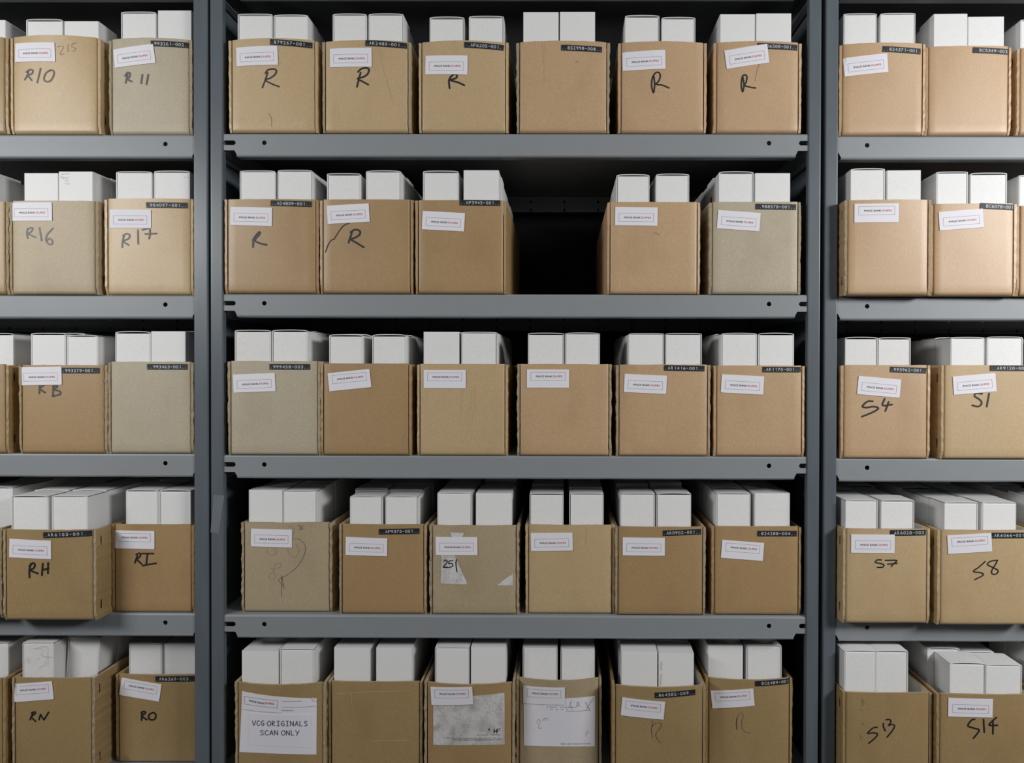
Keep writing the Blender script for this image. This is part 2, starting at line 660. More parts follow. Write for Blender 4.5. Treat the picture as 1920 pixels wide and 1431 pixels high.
        s.flat([s.place_text('I', x, z, a, -w / 2 + .0157, by, .0006, .0031, .0),
                s.place_text('MAGE BANK', x, z, a, -w / 2 + .0170, by, .0272, .0031, 0.0, 1.0),
                s.place_text('MAGE BANK', x, z, a, -w / 2 + .01716, by + .00006, .0272, .0032, 0.0, 1.0)], off, 'printed_words', 'ink', lb)
        s.flat([s.place_text('DUPES', x, z, a, -w / 2 + .0456, by, .0162, .0031, 0.0, 1.0),
                s.place_text('DUPES', x, z, a, -w / 2 + .04572, by + .00006, .0162, .0032, 0.0, 1.0)], off, 'printed_word', 'pink', lb)

    def tape(s, st, px, py, ang=0.0, w=.0702):
        x, z = s.loc_of(px, py)
        a = math.radians(ang)
        tp = s.patch(x, z, w, .0096, a, .0009, 'tape', 'embossed_tape', s.root, nx=18, nz=2)
        n = len(st)
        pitch = w * .985 / n
        it = []
        x0 = -n * pitch / 2
        for i, c in enumerate(st):
            if c == ' ':
                continue
            wch = {'.': .0009, '-': .0030, '1': .0014, 'I': .0012}.get(c, .0039)
            xx = x0 + i * pitch + (pitch - wch) / 2
            if c == '-':
                ca, sa = math.cos(a), math.sin(a)
                q = [(xx, -.0004), (xx + wch, -.0004), (xx + wch, .0004), (xx, .0004)]
                it.append(([(x + p[0] * ca - p[1] * sa, z + p[0] * sa + p[1] * ca) for p in q], [(0, 1, 2, 3)]))
            elif c == '.':
                ca, sa = math.cos(a), math.sin(a)
                q = [(xx, -.0027), (xx + wch, -.0027), (xx + wch, -.0019), (xx, -.0019)]
                it.append(([(x + p[0] * ca - p[1] * sa, z + p[0] * sa + p[1] * ca) for p in q], [(0, 1, 2, 3)]))
            else:
                if c == '1':
                    ca, sa = math.cos(a), math.sin(a)
                    q = [(.0009, -.0027), (.0016, -.0027), (.0016, .0027), (.0011, .0027), (0, .0019), (.0003, .0014), (.0009, .0018)]
                    it.append(([(x + (xx + p[0]) * ca - p[1] * sa, z + (xx + p[0]) * sa + p[1] * ca) for p in q], [(0, 1, 2, 3, 6), (3, 4, 5, 6)]))
                    continue
                it.append(s.place_text(c, x, z, a, xx, -.0027, wch, .0054, 0.0))
        s.flat(it, .0010, 'embossed_code', 'tapetext', tp)
        return tp

    def write(s, base, strokes, wd=3.4, mk='marker', name='handwriting', off=.0004, zs=4.0, label=None):
        wd *= 1.22 if mk.startswith('marker') else 1.0
        it = []
        for st in strokes:
            P = [Vector(s.loc_of(base[0] + p[0] / zs, base[1] + p[1] / zs)) for p in st]
            it.append(s.line2(smooth_line(P), wd * .000926))
        o = s.flat(it, off, name, mk, s.root)
        if label:
            o['label'] = label
        return o

    def poly(s, pts, name, mk, off=.0006, base=(0, 0), zs=1.0, label=None, parent=None):
        P = [s.loc_of(base[0] + p[0] / zs, base[1] + p[1] / zs) for p in pts]
        v, f = plate(P, [], 0)
        o = s.flat([([(p[0], p[1]) for p in v], f)], off, name, mk, parent or s.root)
        if label:
            o['label'] = label
        return o


def hash_(s):
    r = 7
    for c in s:
        r = (r * 131 + ord(c)) % 1000003
    return r


# ------------------------------------------------------------------ slide boxes
CL = .052      # slide box depth


def slide_box(w, h, style, rnd, speck=False):
    """returns (shell MB, flap MB or None); origin bottom front left-centre, front at y=0"""
    mb = MB()
    t = .0011
    bul = rnd.uniform(.0002, .0012) if style == 'f' else 0
    n = 8
    dep = CL - .0008
    if style == 'p':
        r = .0008
        pr = [(-w / 2 + r, 0), (w / 2 - r, 0), (w / 2, r), (w / 2, dep), (-w / 2, dep), (-w / 2, r)]
        mb.prism(pr, 0, h, 'z')
        return mb, None
    # sides, back, base: sleeve open to the front behind the flap
    v = []
    rc = .0012
    # walls
    mb.box(-w / 2, -w / 2 + t, 0, dep, 0, h - .0008)
    mb.box(w / 2 - t, w / 2, 0, dep, 0, h - .0008)
    mb.box(-w / 2 + t, w / 2 - t, dep - t, dep, 0, h - t)
    mb.box(-w / 2 + t, w / 2 - t, .004, dep - t, 0, t)
    # bulging top
    top = []
    for y in (0, dep):
        for zz in (0, -t):
            for i in range(n + 1):
                u = i / n * 2 - 1
                x = u * (w / 2)
                c = rc if abs(u) > .999 else 0
                top.append((x, y, h + bul * (1 - u * u) * (1 if y == 0 else .4) - c * .6 + zz))
    N = n + 1
    f = []
    for i in range(n):
        f += [(i, i + 1, 2 * N + i + 1, 2 * N + i), (N + i, 3 * N + i, 3 * N + i + 1, N + i + 1),
              (i, N + i, N + i + 1, i + 1), (2 * N + i, 2 * N + i + 1, 3 * N + i + 1, 3 * N + i)]
    f += [(0, 2 * N, 3 * N, N), (n, N + n, 3 * N + n, 2 * N + n)]
    mb.add(top, f)
    fl = MB()
    g = .0007
    gl = rnd.choice((.0002, .0011)); gr = .0013 - gl
    tg = rnd.choice((.0008, .0013, .0019))
    x0, x1 = -w / 2 + t + gl, w / 2 - t - gr
    y0 = rnd.uniform(.0002, .0012)
    zt = h - t - tg
    r = .0010
    prof = [(y0, .002), (y0, zt - r), (y0 + r * .3, zt - r * .3), (y0 + r, zt), (y0 + .006, zt), (y0 + .006, .002)]
    fl.prism(prof, x0, x1, 'x')
    return mb, fl


def put_box(bn, px0, px1, pyt, style, depth_i=0, set_back=.013, ref='', file='left', roll=0.0, yaw=0.0, dw=None, speck=False, ytop_world=None, geo=None):
    """a slide box inside bin bn; pixel edges measured on its front face"""
    rnd = random.Random(hash_(bn.key + file + str(depth_i)))
    y = set_back + depth_i * CL
    if geo is None:
        yw = bn.loc.y + set_back
        a = at(px0, pyt, yw); b = at(px1, pyt, yw)
        w = b.x - a.x
        xc = ((a.x + b.x) / 2 - bn.loc.x)
        # bring into bin space
        q = bn.R.transposed() @ Vector((xc, set_back, 0))
        xl = q.x
        h = a.z - bn.zs - PT
    else:
        xl, w, h = geo
        xl += rnd.uniform(-.0006, .0006)
        h += rnd.choice((-.004, -.0015, 0, .0005, .002)) + rnd.uniform(-.001, .001)
    lim = bn.half - .0006 - w / 2
    if abs(xl) > lim and lim > 0:
        xl = math.copysign(lim, xl)
    p = bn.loc + bn.R @ Vector((xl - h * math.sin(math.radians(roll)), y, PT + .0002 + abs(math.sin(math.radians(roll))) * w / 2))
    sh, fl = slide_box(w - .0004, h, style, rnd)
    wm = 'white2' if speck else 'white'
    o = sh.build('slide_box', [wm], None)
    o.location = p
    o.rotation_euler = (0, math.radians(roll), bn.rz + math.radians(yaw))
    if fl:
        fl.build('end_flap', [wm], o)
    return o, (xl, w, h)


# ------------------------------------------------------------------ data: bins, then what is on them
# key, bay, row, x0, x1, top y left, overhang, colour, top y right, rotation, bow, jag, label words
B = [
 ('L0a', 'L', 1, -152, 14, 70, 0.006, 'k4', 70, 0, .004, .0006, 'brown cardboard bin cut by the left frame edge, top shelf'),
 ('R10', 'L', 1, 19, 187, 69, 0.006, 'k1', 72, 0, .010, .0004, 'light tan bin handwritten R10, with pencilled 215'),
 ('R11', 'L', 1, 204, 358.8, 75, 0.002, 'g1', 74, 0, .008, .0008, 'greyish bin handwritten R 11, on the top left shelf'),
 ('879267', 'M', 1, 429, 595, 74.5, 0.006, 'k1', 77, 0, .009, .0006, 'tan bin marked R, code tape 879267-001'),
 ('AR2480', 'M', 1, 604.5, 770, 78, 0.006, 'k1', 79, 0, .007, .0007, 'tan bin marked R, code tape AR2480-001'),
 ('AF6205', 'M', 1, 785.5, 953, 79, 0.006, 'k1', 80.5, 0, .008, .0005, 'tan bin marked R, code tape AF6205-001'),
 ('852998', 'M', 1, 969, 1143, 79, 0.006, 'k3', 79.5, 0, .006, .0011, 'tan bin without paper label, code tape 852998-008, top shelf'),
 ('topfifth', 'M', 1, 1160, 1325, 80.5, 0.006, 'k3', 80.5, 0, .007, .0006, 'tan bin marked R without code tape, top shelf'),
 ('D6508', 'M', 1, 1339, 1503, 80, 0.006, 'k3', 80, 0, .006, .0006, 'tan bin marked R, tape ending D6508-001 half under its label'),
 ('824371', 'R', 1, 1575.5, 1735, 80.5, 0.006, 'k3', 85, 1.0, .006, .0006, 'rosy tan bin, code tape 824371-001'),
 ('BC5349', 'R', 1, 1737, 1896, 87, 0.006, 'k3', 88, 1.0, .004, .0005, 'rosy tan bin without paper label, code tape BC5349-003'),
 ('R0a', 'R', 1, 1909, 2072, 89, 0.008, 'k3', 90, 1.0, .004, .0006, 'brown bin cut by the right frame edge, top shelf'),

 ('L0b', 'L', 2, -152, 15, 378, 0.006, 'k4', 378, 0, .002, .0009, 'brown cardboard bin cut by the left frame edge, second shelf'),
 ('R16', 'L', 2, 17, 183, 376, 0.008, 'g2', 378, 0, .003, .0007, 'tan grey bin handwritten R16'),
 ('R17', 'L', 2, 196, 361.4, 373, 0.003, 'k1', 373, 0, .004, .0006, 'light tan bin handwritten R17'),
 ('AD4809', 'M', 2, 421, 597, 373, 0.006, 'k2', 375, 0, .003, .0006, 'brown bin marked R, code tape AD4809-001'),
 ('slash', 'M', 2, 600, 774, 374.5, 0.006, 'k2', 374, 0, .002, .0006, 'brown bin marked R beside a long slash, second shelf'),
 ('AP3945', 'M', 2, 779, 949, 375, 0.006, 'k2', 376, 0, .001, .0005, 'brown bin left of the empty gap, code tape AP3945-001'),
 ('gapright', 'M', 2, 1139, 1313, 378.5, 0.006, 'k3', 379.5, 0, .001, .0006, 'brown bin right of the empty gap, second shelf'),
 ('988578', 'M', 2, 1331, 1502, 378, 0.006, 'g1', 379, 0, .001, .0009, 'grey bin, code tape 988578-001'),
 ('plain2', 'R', 2, 1586, 1745, 372, 0.03, 'k3', 378, 2.0, .003, .0008, 'rosy tan bin with level label, no tape, second right shelf'),
 ('BC6078', 'R', 2, 1747, 1905, 380, 0.022, 'k3', 384, 2.0, .002, .0005, 'glossy tan bin, code tape BC6078-001'),
 ('R0b', 'R', 2, 1909, 2072, 385, 0.02, 'k3', 386, 2.0, .002, .0006, 'brown bin cut by the right frame edge, second shelf'),

 ('L0c', 'L', 3, -150, 15, 683, 0.004, 'k4', 683, 0, .001, .0006, 'brown cardboard bin cut by the left frame edge, third shelf'),
 ('KB', 'L', 3, 35, 200, 684.5, 0.003, 'k2', 684.5, 0, .001, .0008, 'brown bin handwritten K B, code tape 993279-001'),
 ('993463', 'L', 3, 202, 362, 679, 0.002, 'g1', 677.5, 0, .001, .0010, 'grey bin without paper label, code tape 993463-001'),
 ('999458', 'M', 3, 427, 600, 677, 0.004, 'g1', 677, 0, .001, .0011, 'grey bin, code tape 999458-003'),
 ('tilt3', 'M', 3, 601, 771, 681.5, 0.004, 'k2', 681.5, 0, .001, .0006, 'brown bin with steeply tilted label, third shelf'),
 ('third3', 'M', 3, 782, 952, 682.5, 0.004, 'k1', 682.5, 0, .001, .0006, 'yellowish tan bin with fine vertical scratches, third shelf'),
 ('fourth3', 'M', 3, 970, 1147, 683, 0.004, 'k3', 683, 0, .001, .0012, 'tan bin with frayed side edges, third shelf'),
 ('AR1416', 'M', 3, 1156, 1332, 683.5, 0.004, 'k3', 684, 0, .001, .0009, 'tan bin, code tape AR1416-001'),
 ('AR1170', 'M', 3, 1339, 1509, 685.5, 0.004, 'k3', 685.5, 0, .001, .0006, 'tan bin beside the right uprights, code tape AR1170-001'),
 ('S4', 'R', 3, 1578, 1744, 683.5, 0.006, 'k3', 685.5, 0.5, .001, .0005, 'tan bin handwritten S4'),
 ('S1', 'R', 3, 1766, 1935, 684.5, 0.008, 'k1', 685, 0, .001, .0006, 'light tan bin handwritten S1'),

 ('L0d', 'L', 4, -172, 2, 990, .030, 'k4', 990, 0, .002, .0010, 'brown cardboard bin cut by the left frame edge, fourth shelf'),
 ('RH', 'L', 4, 5, 179, 992, .040, 'k4', 994, 0, .006, .0008, 'brown bin handwritten RH, pulled forward off its shelf'),
 ('RI', 'L', 4, 209.5, 363.3, 984, -0.001, 'k2', 983, 0, .002, .0006, 'brown bin handwritten RI'),
 ('doodle', 'M', 4, 452.5, 622, 978, -.012, 'g2', 981, 0, .004, .0013, 'grey bin with pen doodles and a curved line'),
 ('AF9375', 'M', 4, 636, 799.5, 982, -.004, 'k2', 984, 0, .004, .0007, 'brown bin, code tape AF9375-001'),
 ('torn', 'M', 4, 805.5, 973, 984.5, -.003, 'g2', 985, 0, .004, .0014, 'greyish bin with torn paper scraps and the number 25'),
 ('fourth4', 'M', 4, 986, 1152.5, 984, -.008, 'k1', 984.5, 0, .003, .0006, 'tan bin with creased front, no tape, fourth shelf'),
 ('AR0902', 'M', 4, 1154, 1323, 987.5, -.002, 'k2', 987.5, 0, .004, .0007, 'brown bin, code tape AR0902-001'),
 ('824288', 'M', 4, 1335, 1502.5, 987.5, -.005, 'k2', 987, 0, .001, .0006, 'brown bin, code tape 824288-004'),
 ('S7', 'R', 4, 1581.5, 1744, 992, .028, 'k1', 991, 0, .003, .0005, 'light tan bin handwritten S7'),
 ('S8', 'R', 4, 1759, 1936, 994, .034, 'k1', 994, 0, .003, .0006, 'light tan bin handwritten S8'),

 ('L0e', 'L', 5, -152, 9, 1272, .010, 'k4', 1272, 0, .002, .0006, 'brown cardboard bin cut by the left frame edge, bottom shelf'),
 ('RN', 'L', 5, 22, 176.5, 1271, .010, 'k4', 1271.5, 0, .002, .0010, 'brown bin handwritten RN'),
 ('RO', 'L', 5, 217, 378, 1264, -.030, 'k4', 1266, 0, .002, .0006, 'brown bin handwritten RO'),
 ('VCG', 'M', 5, 440.6, 610, 1281, .012, 'k4', 1278, 0, .011, .0010, 'brown bin with large white VCG ORIGINALS SCAN ONLY label'),
 ('blank5', 'M', 5, 615.6, 791.7, 1278, .004, 'k4', 1278, 0, .002, .0007, 'scuffed brown bin without any label, bottom shelf'),
 ('heart', 'M', 5, 796, 965, 1281, .010, 'k2', 1278, 0, .010, .0010, 'brown bin with worn white sticker bearing H and red heart'),
 ('tony', 'M', 5, 968.5, 1128, 1270, -.012, 'g2', 1272, 0, .013, .0008, 'grey brown bin with TONY STONE IMAGES sticker'),
 ('864585', 'M', 5, 1149, 1323, 1285, .018, 'k4', 1285, 0, .009, .0006, 'tan bin with pen scrawled R, code tape 864585-009'),
 ('BC6489', 'M', 5, 1323.5, 1485.6, 1270, -.012, 'k4', 1272, 0, .010, .0006, 'tan bin with faint R, code tape BC6489-001'),
 ('S13', 'R', 5, 1581, 1748, 1299, 0.03, 'k4', 1298, 0, .003, .0004, 'tan bin handwritten S13 with green stains'),
 ('S14', 'R', 5, 1758, 1930, 1300, .040, 'k4', 1303, 1.0, .003, .0006, 'brown bin handwritten S14'),
 ('R0e', 'R', 5, 1945, 2110, 1301, .030, 'k4', 1301, 0, .003, .0006, 'brown bin cut by the right frame edge, bottom shelf'),
 ('R0c', 'R', 3, 1955, 2120, 686, .014, 'k3', 686, 0, .001, .0006, 'tan bin cut by the right frame edge, third shelf'),
 ('R0d', 'R', 4, 1950, 2115, 994, .030, 'k1', 994, 0, .003, .0006, 'tan bin cut by the right frame edge, fourth shelf'),
]
HIDE = {'R0c', 'R0d', 'R0e'}      # their fronts stand outside the frame; only the slide boxes in them show
BINS = {}
for (key, bay, row, x0, x1, yt, o, col, yt2, rot, bow, jag, words) in B:
    bn = Bin(key, bay, row, x0, x1, yt, o, col, yt2, -rot, bow, jag)
    tag(bn.root, words, 'cardboard bin', 'open cardboard bins on the shelves')
    BINS[key] = bn

# paper labels: key, centre, angle, frame printed high on it
for key, px, py, an, hi in [
    ('R10', 64.7, 98, -1.2, 0), ('R11', 251, 105, 5.5, 0), ('879267', 481.5, 105, .8, 0), ('AR2480', 657.5, 108, -.3, 0),
    ('AF6205', 837, 122, -1.2, 0), ('topfifth', 1207.5, 113.5, 1.8, 0), ('D6508', 1400.5, 106, 8, 0), ('824371', 1623.5, 122, 4.8, 0),
    ('R16', 59, 397, 0, 0), ('R17', 244.5, 410.5, -.5, 0), ('AD4809', 471, 406, -1.5, 0), ('slash', 653, 401, 3, 0),
    ('AP3945', 831.5, 415, -3, 0), ('gapright', 1193, 406, -.8, 0), ('988578', 1385, 414, -4, 0), ('plain2', 1643.5, 399.5, 0, 1),
    ('BC6078', 1802, 412, 4, 0), ('KB', 77, 705, 1, 0), ('999458', 477, 718, 2.3, 0), ('tilt3', 655.5, 713, 6, 1),
    ('third3', 834, 711, 0, 1), ('fourth3', 1027.5, 710, 0, 1), ('AR1416', 1210, 720, -2.5, 0), ('AR1170', 1392, 721, -2.8, 0),
    ('S4', 1648, 725.5, -5, 0), ('S1', 1827, 720, 5, 0), ('RH', 56.5, 1029.5, -1.8, 0), ('RI', 251, 1012, -.7, 1),
    ('doodle', 509, 1009, -1, 0), ('AF9375', 687, 1025, -1.3, 0), ('torn', 856, 1024, .4, 0), ('fourth4', 1034.5, 1016, 1.2, 0),
    ('AR0902', 1207, 1025, 0, 0), ('824288', 1392, 1032, -4.2, 1), ('S7', 1636.5, 1019.5, 0, 0), ('S8', 1818, 1019, 4, 1),
    ('RN', 61, 1297, 5, 1), ('RO', 263.5, 1293, -9, 1), ('heart', 847, 1305, 3, 1), ('tony', 1020, 1304.5, .5, 1),
    ('864585', 1205.5, 1329, -4.3, 1), ('BC6489', 1374, 1310, 6, 1), ('S14', 1819.5, 1327, -.3, 0)]:
    if key in ('heart', 'tony'):
        continue
    BINS[key].label(px, py, an, bool(hi))

for key, st, px, py, an, *tw in [
    ('R11', '.993261-002..', 320, 83, 0, .0655), ('879267', '.879267-001..', 545.8, 81.5, -2.3), ('AR2480', '.AR2480-001..', 724, 83, -1.8),
    ('AF6205', '..AF6205-001..', 909, 86.5, -2), ('852998', '..852998-008..', 1090.5, 91, -1.5), ('824371', '..824371-001.', 1691, 94, -2.6, .0668),
    ('BC5349', '  BC5349-003', 1857, 95.5, -2, .0613), ('R17', '.984097-001..', 313, 385, 0), ('AD4809', '..AD4809-001..', 546, 382, -1),
    ('AP3945', '..AP3945-001..', 900, 380.5, -.5), ('988578', '..988578-001..', 1454.5, 388, -.8), ('BC6078', '  BC6078-001', 1869, 387.5, -3, .0575),
    ('KB', ' .993279-001..', 149, 695, 0), ('993463', '..993463-001..', 314, 688, 0), ('999458', '.999458-003..', 543.5, 688, 0),
    ('AR1416', '.AR1416-001..', 1283, 690.5, -1), ('AR1170', '.AR1170-001..', 1465.5, 693, 0, .0667), ('S4', '.993962-001..', 1704, 694, -2, .0650),
    ('S1', '..AR9120-001.', 1894, 690.5, -.3), ('RH', '.AR6103-001..', 126, 1002, 1.6, .0785), ('AF9375', '..AF9375-001..', 748.5, 996.5, .8),
    ('AR0902', '.AR0902-001..', 1279, 998.5, 1.8, .0672), ('824288', '.824288-004..', 1457, 1000.5, 0, .0690), ('S7', '.AR6028-003.', 1704, 999, .4, .0645),
    ('S8', ' .AR6066-001.', 1889, 1004, 0), ('RO', '.AR6269-003..', 329, 1273, 0), ('864585', '.864585-009..', 1266, 1301.5, 3),
    ('BC6489', '  BC6489-001', 1448.5, 1280, 1, .0625)]:
    BINS[key].tape(st, px, py, an, tw[0] if tw else .0702)
BINS['D6508'].tape('   D6508-001..', 1458, 87.5, -.8)

W = BINS
W['R10'].write((0, 0), [[(216, 532), (205, 565), (187, 598)], [(198, 542), (222, 524), (247, 528), (240, 553), (208, 566), (222, 582), (238, 602)],
                        [(305, 515), (280, 620)], [(375, 528), (345, 550), (330, 590), (345, 612), (380, 605), (405, 560), (400, 530), (375, 528)]], 2.5, 'marker2')
W['R10'].write((0, 0), [[(428, 355), (450, 347), (478, 350), (460, 385), (452, 412), (480, 405)], [(512, 335), (510, 390)],
                        [(572, 322), (545, 330), (540, 352), (565, 360), (560, 382), (538, 385)]], .5, 'pen', 'pencil_number')
W['R11'].write((0, 0), [[(957, 552), (950, 590), (943, 622)], [(938, 570), (956, 546), (976, 552), (970, 580), (950, 592), (968, 602), (988, 612)],
                        [(1068, 562), (1060, 625)], [(1112, 562), (1100, 632)]], 2.8, 'marker2')
W['879267'].write((400, 0), [[(408, 545), (390, 600), (368, 658)], [(390, 550), (410, 525), (450, 518), (473, 530), (462, 560), (425, 588), (388, 600), (440, 630), (493, 650)]], 2.2)
W['879267'].write((400, 0), [[(418, 850), (435, 890), (438, 950)]], .5, 'pen', 'hairline_crack')
W['AR2480'].write((400, 0), [[(1105, 545), (1090, 600), (1078, 652)], [(1085, 540), (1110, 517), (1150, 510), (1168, 525), (1155, 558), (1120, 580), (1082, 590), (1125, 615), (1162, 635)]], 2.6)
W['AR2480'].write((400, 0), [[(1250, 370), (1262, 470), (1310, 640), (1355, 790)]], .7, 'scuff', 'scuff_line')
W['AF6205'].write((740, 0), [[(430, 568), (408, 600), (412, 662)], [(410, 605), (420, 578), (445, 557), (465, 562), (462, 585), (422, 602), (480, 620), (522, 640)]], 2.7)
W['AF6205'].write((740, 0), [[(445, 308), (435, 325), (460, 355), (458, 385)]], .7, 'scuff', 'scuff_line')
W['852998'].write((740, 0), [[(1130, 310), (1120, 450), (1125, 620)], [(1108, 320), (1112, 470)]], .5, 'scuff', 'scuff_line')
W['852998'].write((740, 0), [[(1355, 470), (1370, 462), (1380, 465)]], .5, 'pen', 'pen_tick')
W['topfifth'].write((1120, 0), [[(425, 575), (430, 640), (421, 697), (407, 640), (415, 580), (440, 545), (465, 548), (472, 575), (460, 610), (440, 632), (490, 640), (537, 660)]], 2.2)
W['D6508'].write((1120, 0), [[(1092, 580), (1100, 640), (1090, 690), (1080, 640), (1088, 575), (1110, 562), (1122, 580), (1115, 620), (1105, 642), (1150, 655), (1187, 660)]], 2.2)
W['D6508'].write((1120, 0), [[(1215, 480), (1195, 540), (1182, 610)]], .4, 'pen', 'pencil_line')
W['R16'].write((0, 300), [[(208, 515), (202, 550), (208, 587)], [(205, 520), (238, 508), (245, 522), (225, 545), (207, 552), (265, 580)],
                          [(297, 510), (312, 605)], [(397, 512), (355, 560), (345, 600), (365, 630), (390, 632), (392, 605), (370, 590), (350, 605)]], 2.4)
W['R17'].write((0, 300), [[(932, 562), (920, 610), (918, 655)], [(922, 570), (945, 554), (972, 562), (965, 590), (927, 610), (965, 638)],
                          [(1035, 527), (1037, 628)], [(1068, 525), (1100, 516), (1122, 516), (1125, 560), (1118, 590)], [(1090, 556), (1175, 552)]], 2.6)
W['AD4809'].write((400, 300), [[(345, 540), (320, 570), (302, 610), (298, 653)], [(296, 602), (325, 560), (348, 542), (345, 560), (312, 602), (350, 625), (398, 637)]], 2.9)
W['slash'].write((400, 300), [[(1020, 473), (975, 495), (940, 540), (905, 595)], [(905, 595), (885, 602), (862, 635), (842, 690)]], 1.6, 'marker', 'long_slash')
W['slash'].write((400, 300), [[(1040, 540), (1028, 580), (1015, 620)], [(1030, 542), (1060, 523), (1095, 530), (1100, 555), (1070, 580), (1035, 597), (1080, 625), (1128, 655)]], 2.7)
W['gapright'].write((1120, 300), [[(418, 560), (438, 545), (455, 558), (472, 565)]], .4, 'pen', 'pen_tick')
W['KB'].write((0, 590), [[(298, 530), (295, 590)], [(328, 530), (300, 555), (338, 585)], [(400, 540), (398, 610)],
                         [(400, 538), (432, 538), (408, 562), (448, 575), (450, 598), (395, 612)]], 2.7, 'marker2')
W['S4'].write((1440, 590), [[(785, 650), (745, 652), (708, 688), (740, 697), (790, 690), (828, 702), (790, 730), (705, 765)],
                            [(875, 632), (860, 680), (930, 675)], [(905, 655), (892, 690), (880, 723)]], 2.7)
W['S1'].write((1440, 590), [[(1605, 594), (1562, 590), (1550, 612), (1590, 640), (1602, 668), (1575, 690), (1532, 680)], [(1658, 592), (1640, 690)]], 2.7)
W['RH'].write((0, 880), [[(232, 710), (222, 750), (222, 812)], [(220, 730), (245, 704), (262, 712), (255, 740), (230, 757), (285, 782)],
                         [(322, 708), (315, 795)], [(362, 702), (360, 780)], [(318, 757), (365, 742)]], 2.8)
W['RI'].write((0, 880), [[(1030, 650), (1012, 702)], [(1022, 640), (1045, 630), (1055, 640), (1045, 660), (1027, 674), (1062, 710)],
                         [(1065, 632), (1152, 632)], [(1107, 635), (1098, 712)], [(1070, 722), (1172, 705)]], 2.6)
W['doodle'].write((400, 880), [[(590, 522), (640, 525), (680, 555), (690, 610), (665, 680), (610, 750), (550, 795), (488, 830), (525, 870), (530, 892)],
                               [(513, 797), (513, 880), (513, 955)], [(515, 800), (522, 850), (530, 885)], [(638, 422), (675, 450)], [(645, 452), (672, 425), (640, 420)], [(645, 452), (675, 450)]], .55, 'pen', 'pen_doodle')
W['doodle'].write((400, 880), [[(405, 600), (412, 630), (445, 642), (472, 630), (470, 600), (440, 588)], [(420, 750), (460, 742), (500, 735), (505, 712), (480, 703), (462, 720), (455, 760)],
                               [(455, 760), (425, 790), (425, 820), (450, 828), (465, 810), (455, 770)], [(560, 440), (580, 428), (605, 450), (600, 490), (570, 560), (560, 610), (590, 655), (625, 650), (645, 610), (620, 560)]], .4, 'pencil', 'pencil_doodle')
t = W['torn']
t.poly([(348, 640), (445, 640), (470, 690), (545, 855), (545, 865), (345, 858)], 'torn_paper', 'paperw', .0005, (740, 880), 4, 'torn white paper scrap with 25')
t.poly([(415, 473), (520, 478), (508, 515), (430, 515)], 'torn_paper', 'paperw', .0005, (740, 880), 4, 'small torn white scrap above the label')
t.poly([(887, 783), (887, 872), (765, 872), (800, 843)], 'torn_paper', 'paperw', .0005, (740, 880), 4, 'triangular torn white scrap')
t.write((740, 880), [[(370, 688), (385, 681), (395, 695), (375, 722), (366, 735), (402, 735)], [(437, 685), (410, 688), (408, 708), (430, 706), (437, 725), (412, 736)],
                     [(465, 678), (460, 705), (467, 768)]], 1.7, 'marker', 'handwriting', .0007)
t.write((740, 880), [[(545, 860), (535, 910), (510, 965), (512, 1000), (478, 1050), (474, 1076)], [(770, 875), (745, 920), (700, 985), (690, 1030), (660, 1074)]], .7, 'scuff', 'tear_edge')
W['fourth4'].write((740, 880), [[(1425, 430), (1440, 460), (1430, 560)]], .6, 'scuff', 'scuff_line')
W['third3'].write((740, 590), [[(505, 560), (498, 740)], [(580, 560), (572, 720)], [(600, 540), (603, 700)], [(520, 500), (515, 600)]], .4, 'scuff', 'scratch')
W['S7'].write((1440, 880), [[(850, 680), (820, 680), (805, 698), (840, 706), (868, 716), (860, 734), (820, 736)], [(880, 683), (965, 684), (940, 710), (925, 730)], [(897, 712), (968, 706)]], 1.9)
W['S8'].write((1440, 880), [[(1628, 692), (1580, 735), (1540, 766), (1600, 777), (1612, 795), (1550, 828)],
                            [(1718, 682), (1670, 690), (1645, 714), (1690, 738), (1725, 760), (1712, 785), (1682, 785), (1678, 760), (1702, 720), (1720, 685)]], 1.9)
W['RN'].write((0, 1170), [[(297, 800), (272, 862)], [(285, 802), (312, 791), (318, 806), (285, 836), (322, 878)], [(366, 815), (352, 862)], [(366, 815), (395, 862)], [(398, 862), (438, 795)]], 2.4, zs=4.8)
W['RO'].write((0, 1170), [[(1278, 792), (1275, 868)], [(1272, 802), (1295, 787), (1310, 800), (1280, 830), (1322, 862)],
                          [(1372, 800), (1345, 815), (1340, 850), (1365, 864), (1395, 855), (1403, 820), (1388, 800), (1372, 800)]], 2.6, zs=4.8)
W['RO'].write((0, 1170), [[(1130, 1190), (1160, 1215), (1185, 1240)], [(1130, 1190), (1120, 1210), (1140, 1225), (1150, 1212)]], .5, 'pen', 'pen_mark', zs=4.8)
W['864585'].write((1120, 1170), [[(500, 868), (488, 950), (495, 1025)], [(492, 925), (520, 897), (555, 888), (577, 910), (560, 945), (530, 982), (530, 1020), (565, 1068)]], .7, 'pen', 'pen_letter', zs=4.8)
W['BC6489'].write((1120, 1170), [[(1252, 850), (1250, 910), (1258, 955), (1256, 870), (1275, 808), (1300, 802), (1313, 830), (1300, 880), (1305, 940), (1332, 972), (1378, 983)]], .6, 'pen', 'pen_letter', zs=4.8)
W['S13'].write((1520, 1170), [[(598, 930), (560, 937), (512, 985), (560, 980), (602, 990), (575, 1030), (522, 1075)], [(655, 895), (655, 925), (672, 962)],
                              [(680, 862), (710, 860), (722, 885), (700, 912), (735, 905), (755, 917), (735, 960), (688, 1018)]], 2.1, zs=4.8)
W['S14'].write((1520, 1170), [[(1475, 858), (1445, 868), (1415, 915), (1460, 935), (1515, 952), (1500, 985), (1465, 1028)], [(1555, 860), (1562, 975)],
                              [(1670, 842), (1605, 908), (1680, 912)], [(1640, 880), (1640, 990)]], 2.4, zs=4.8)
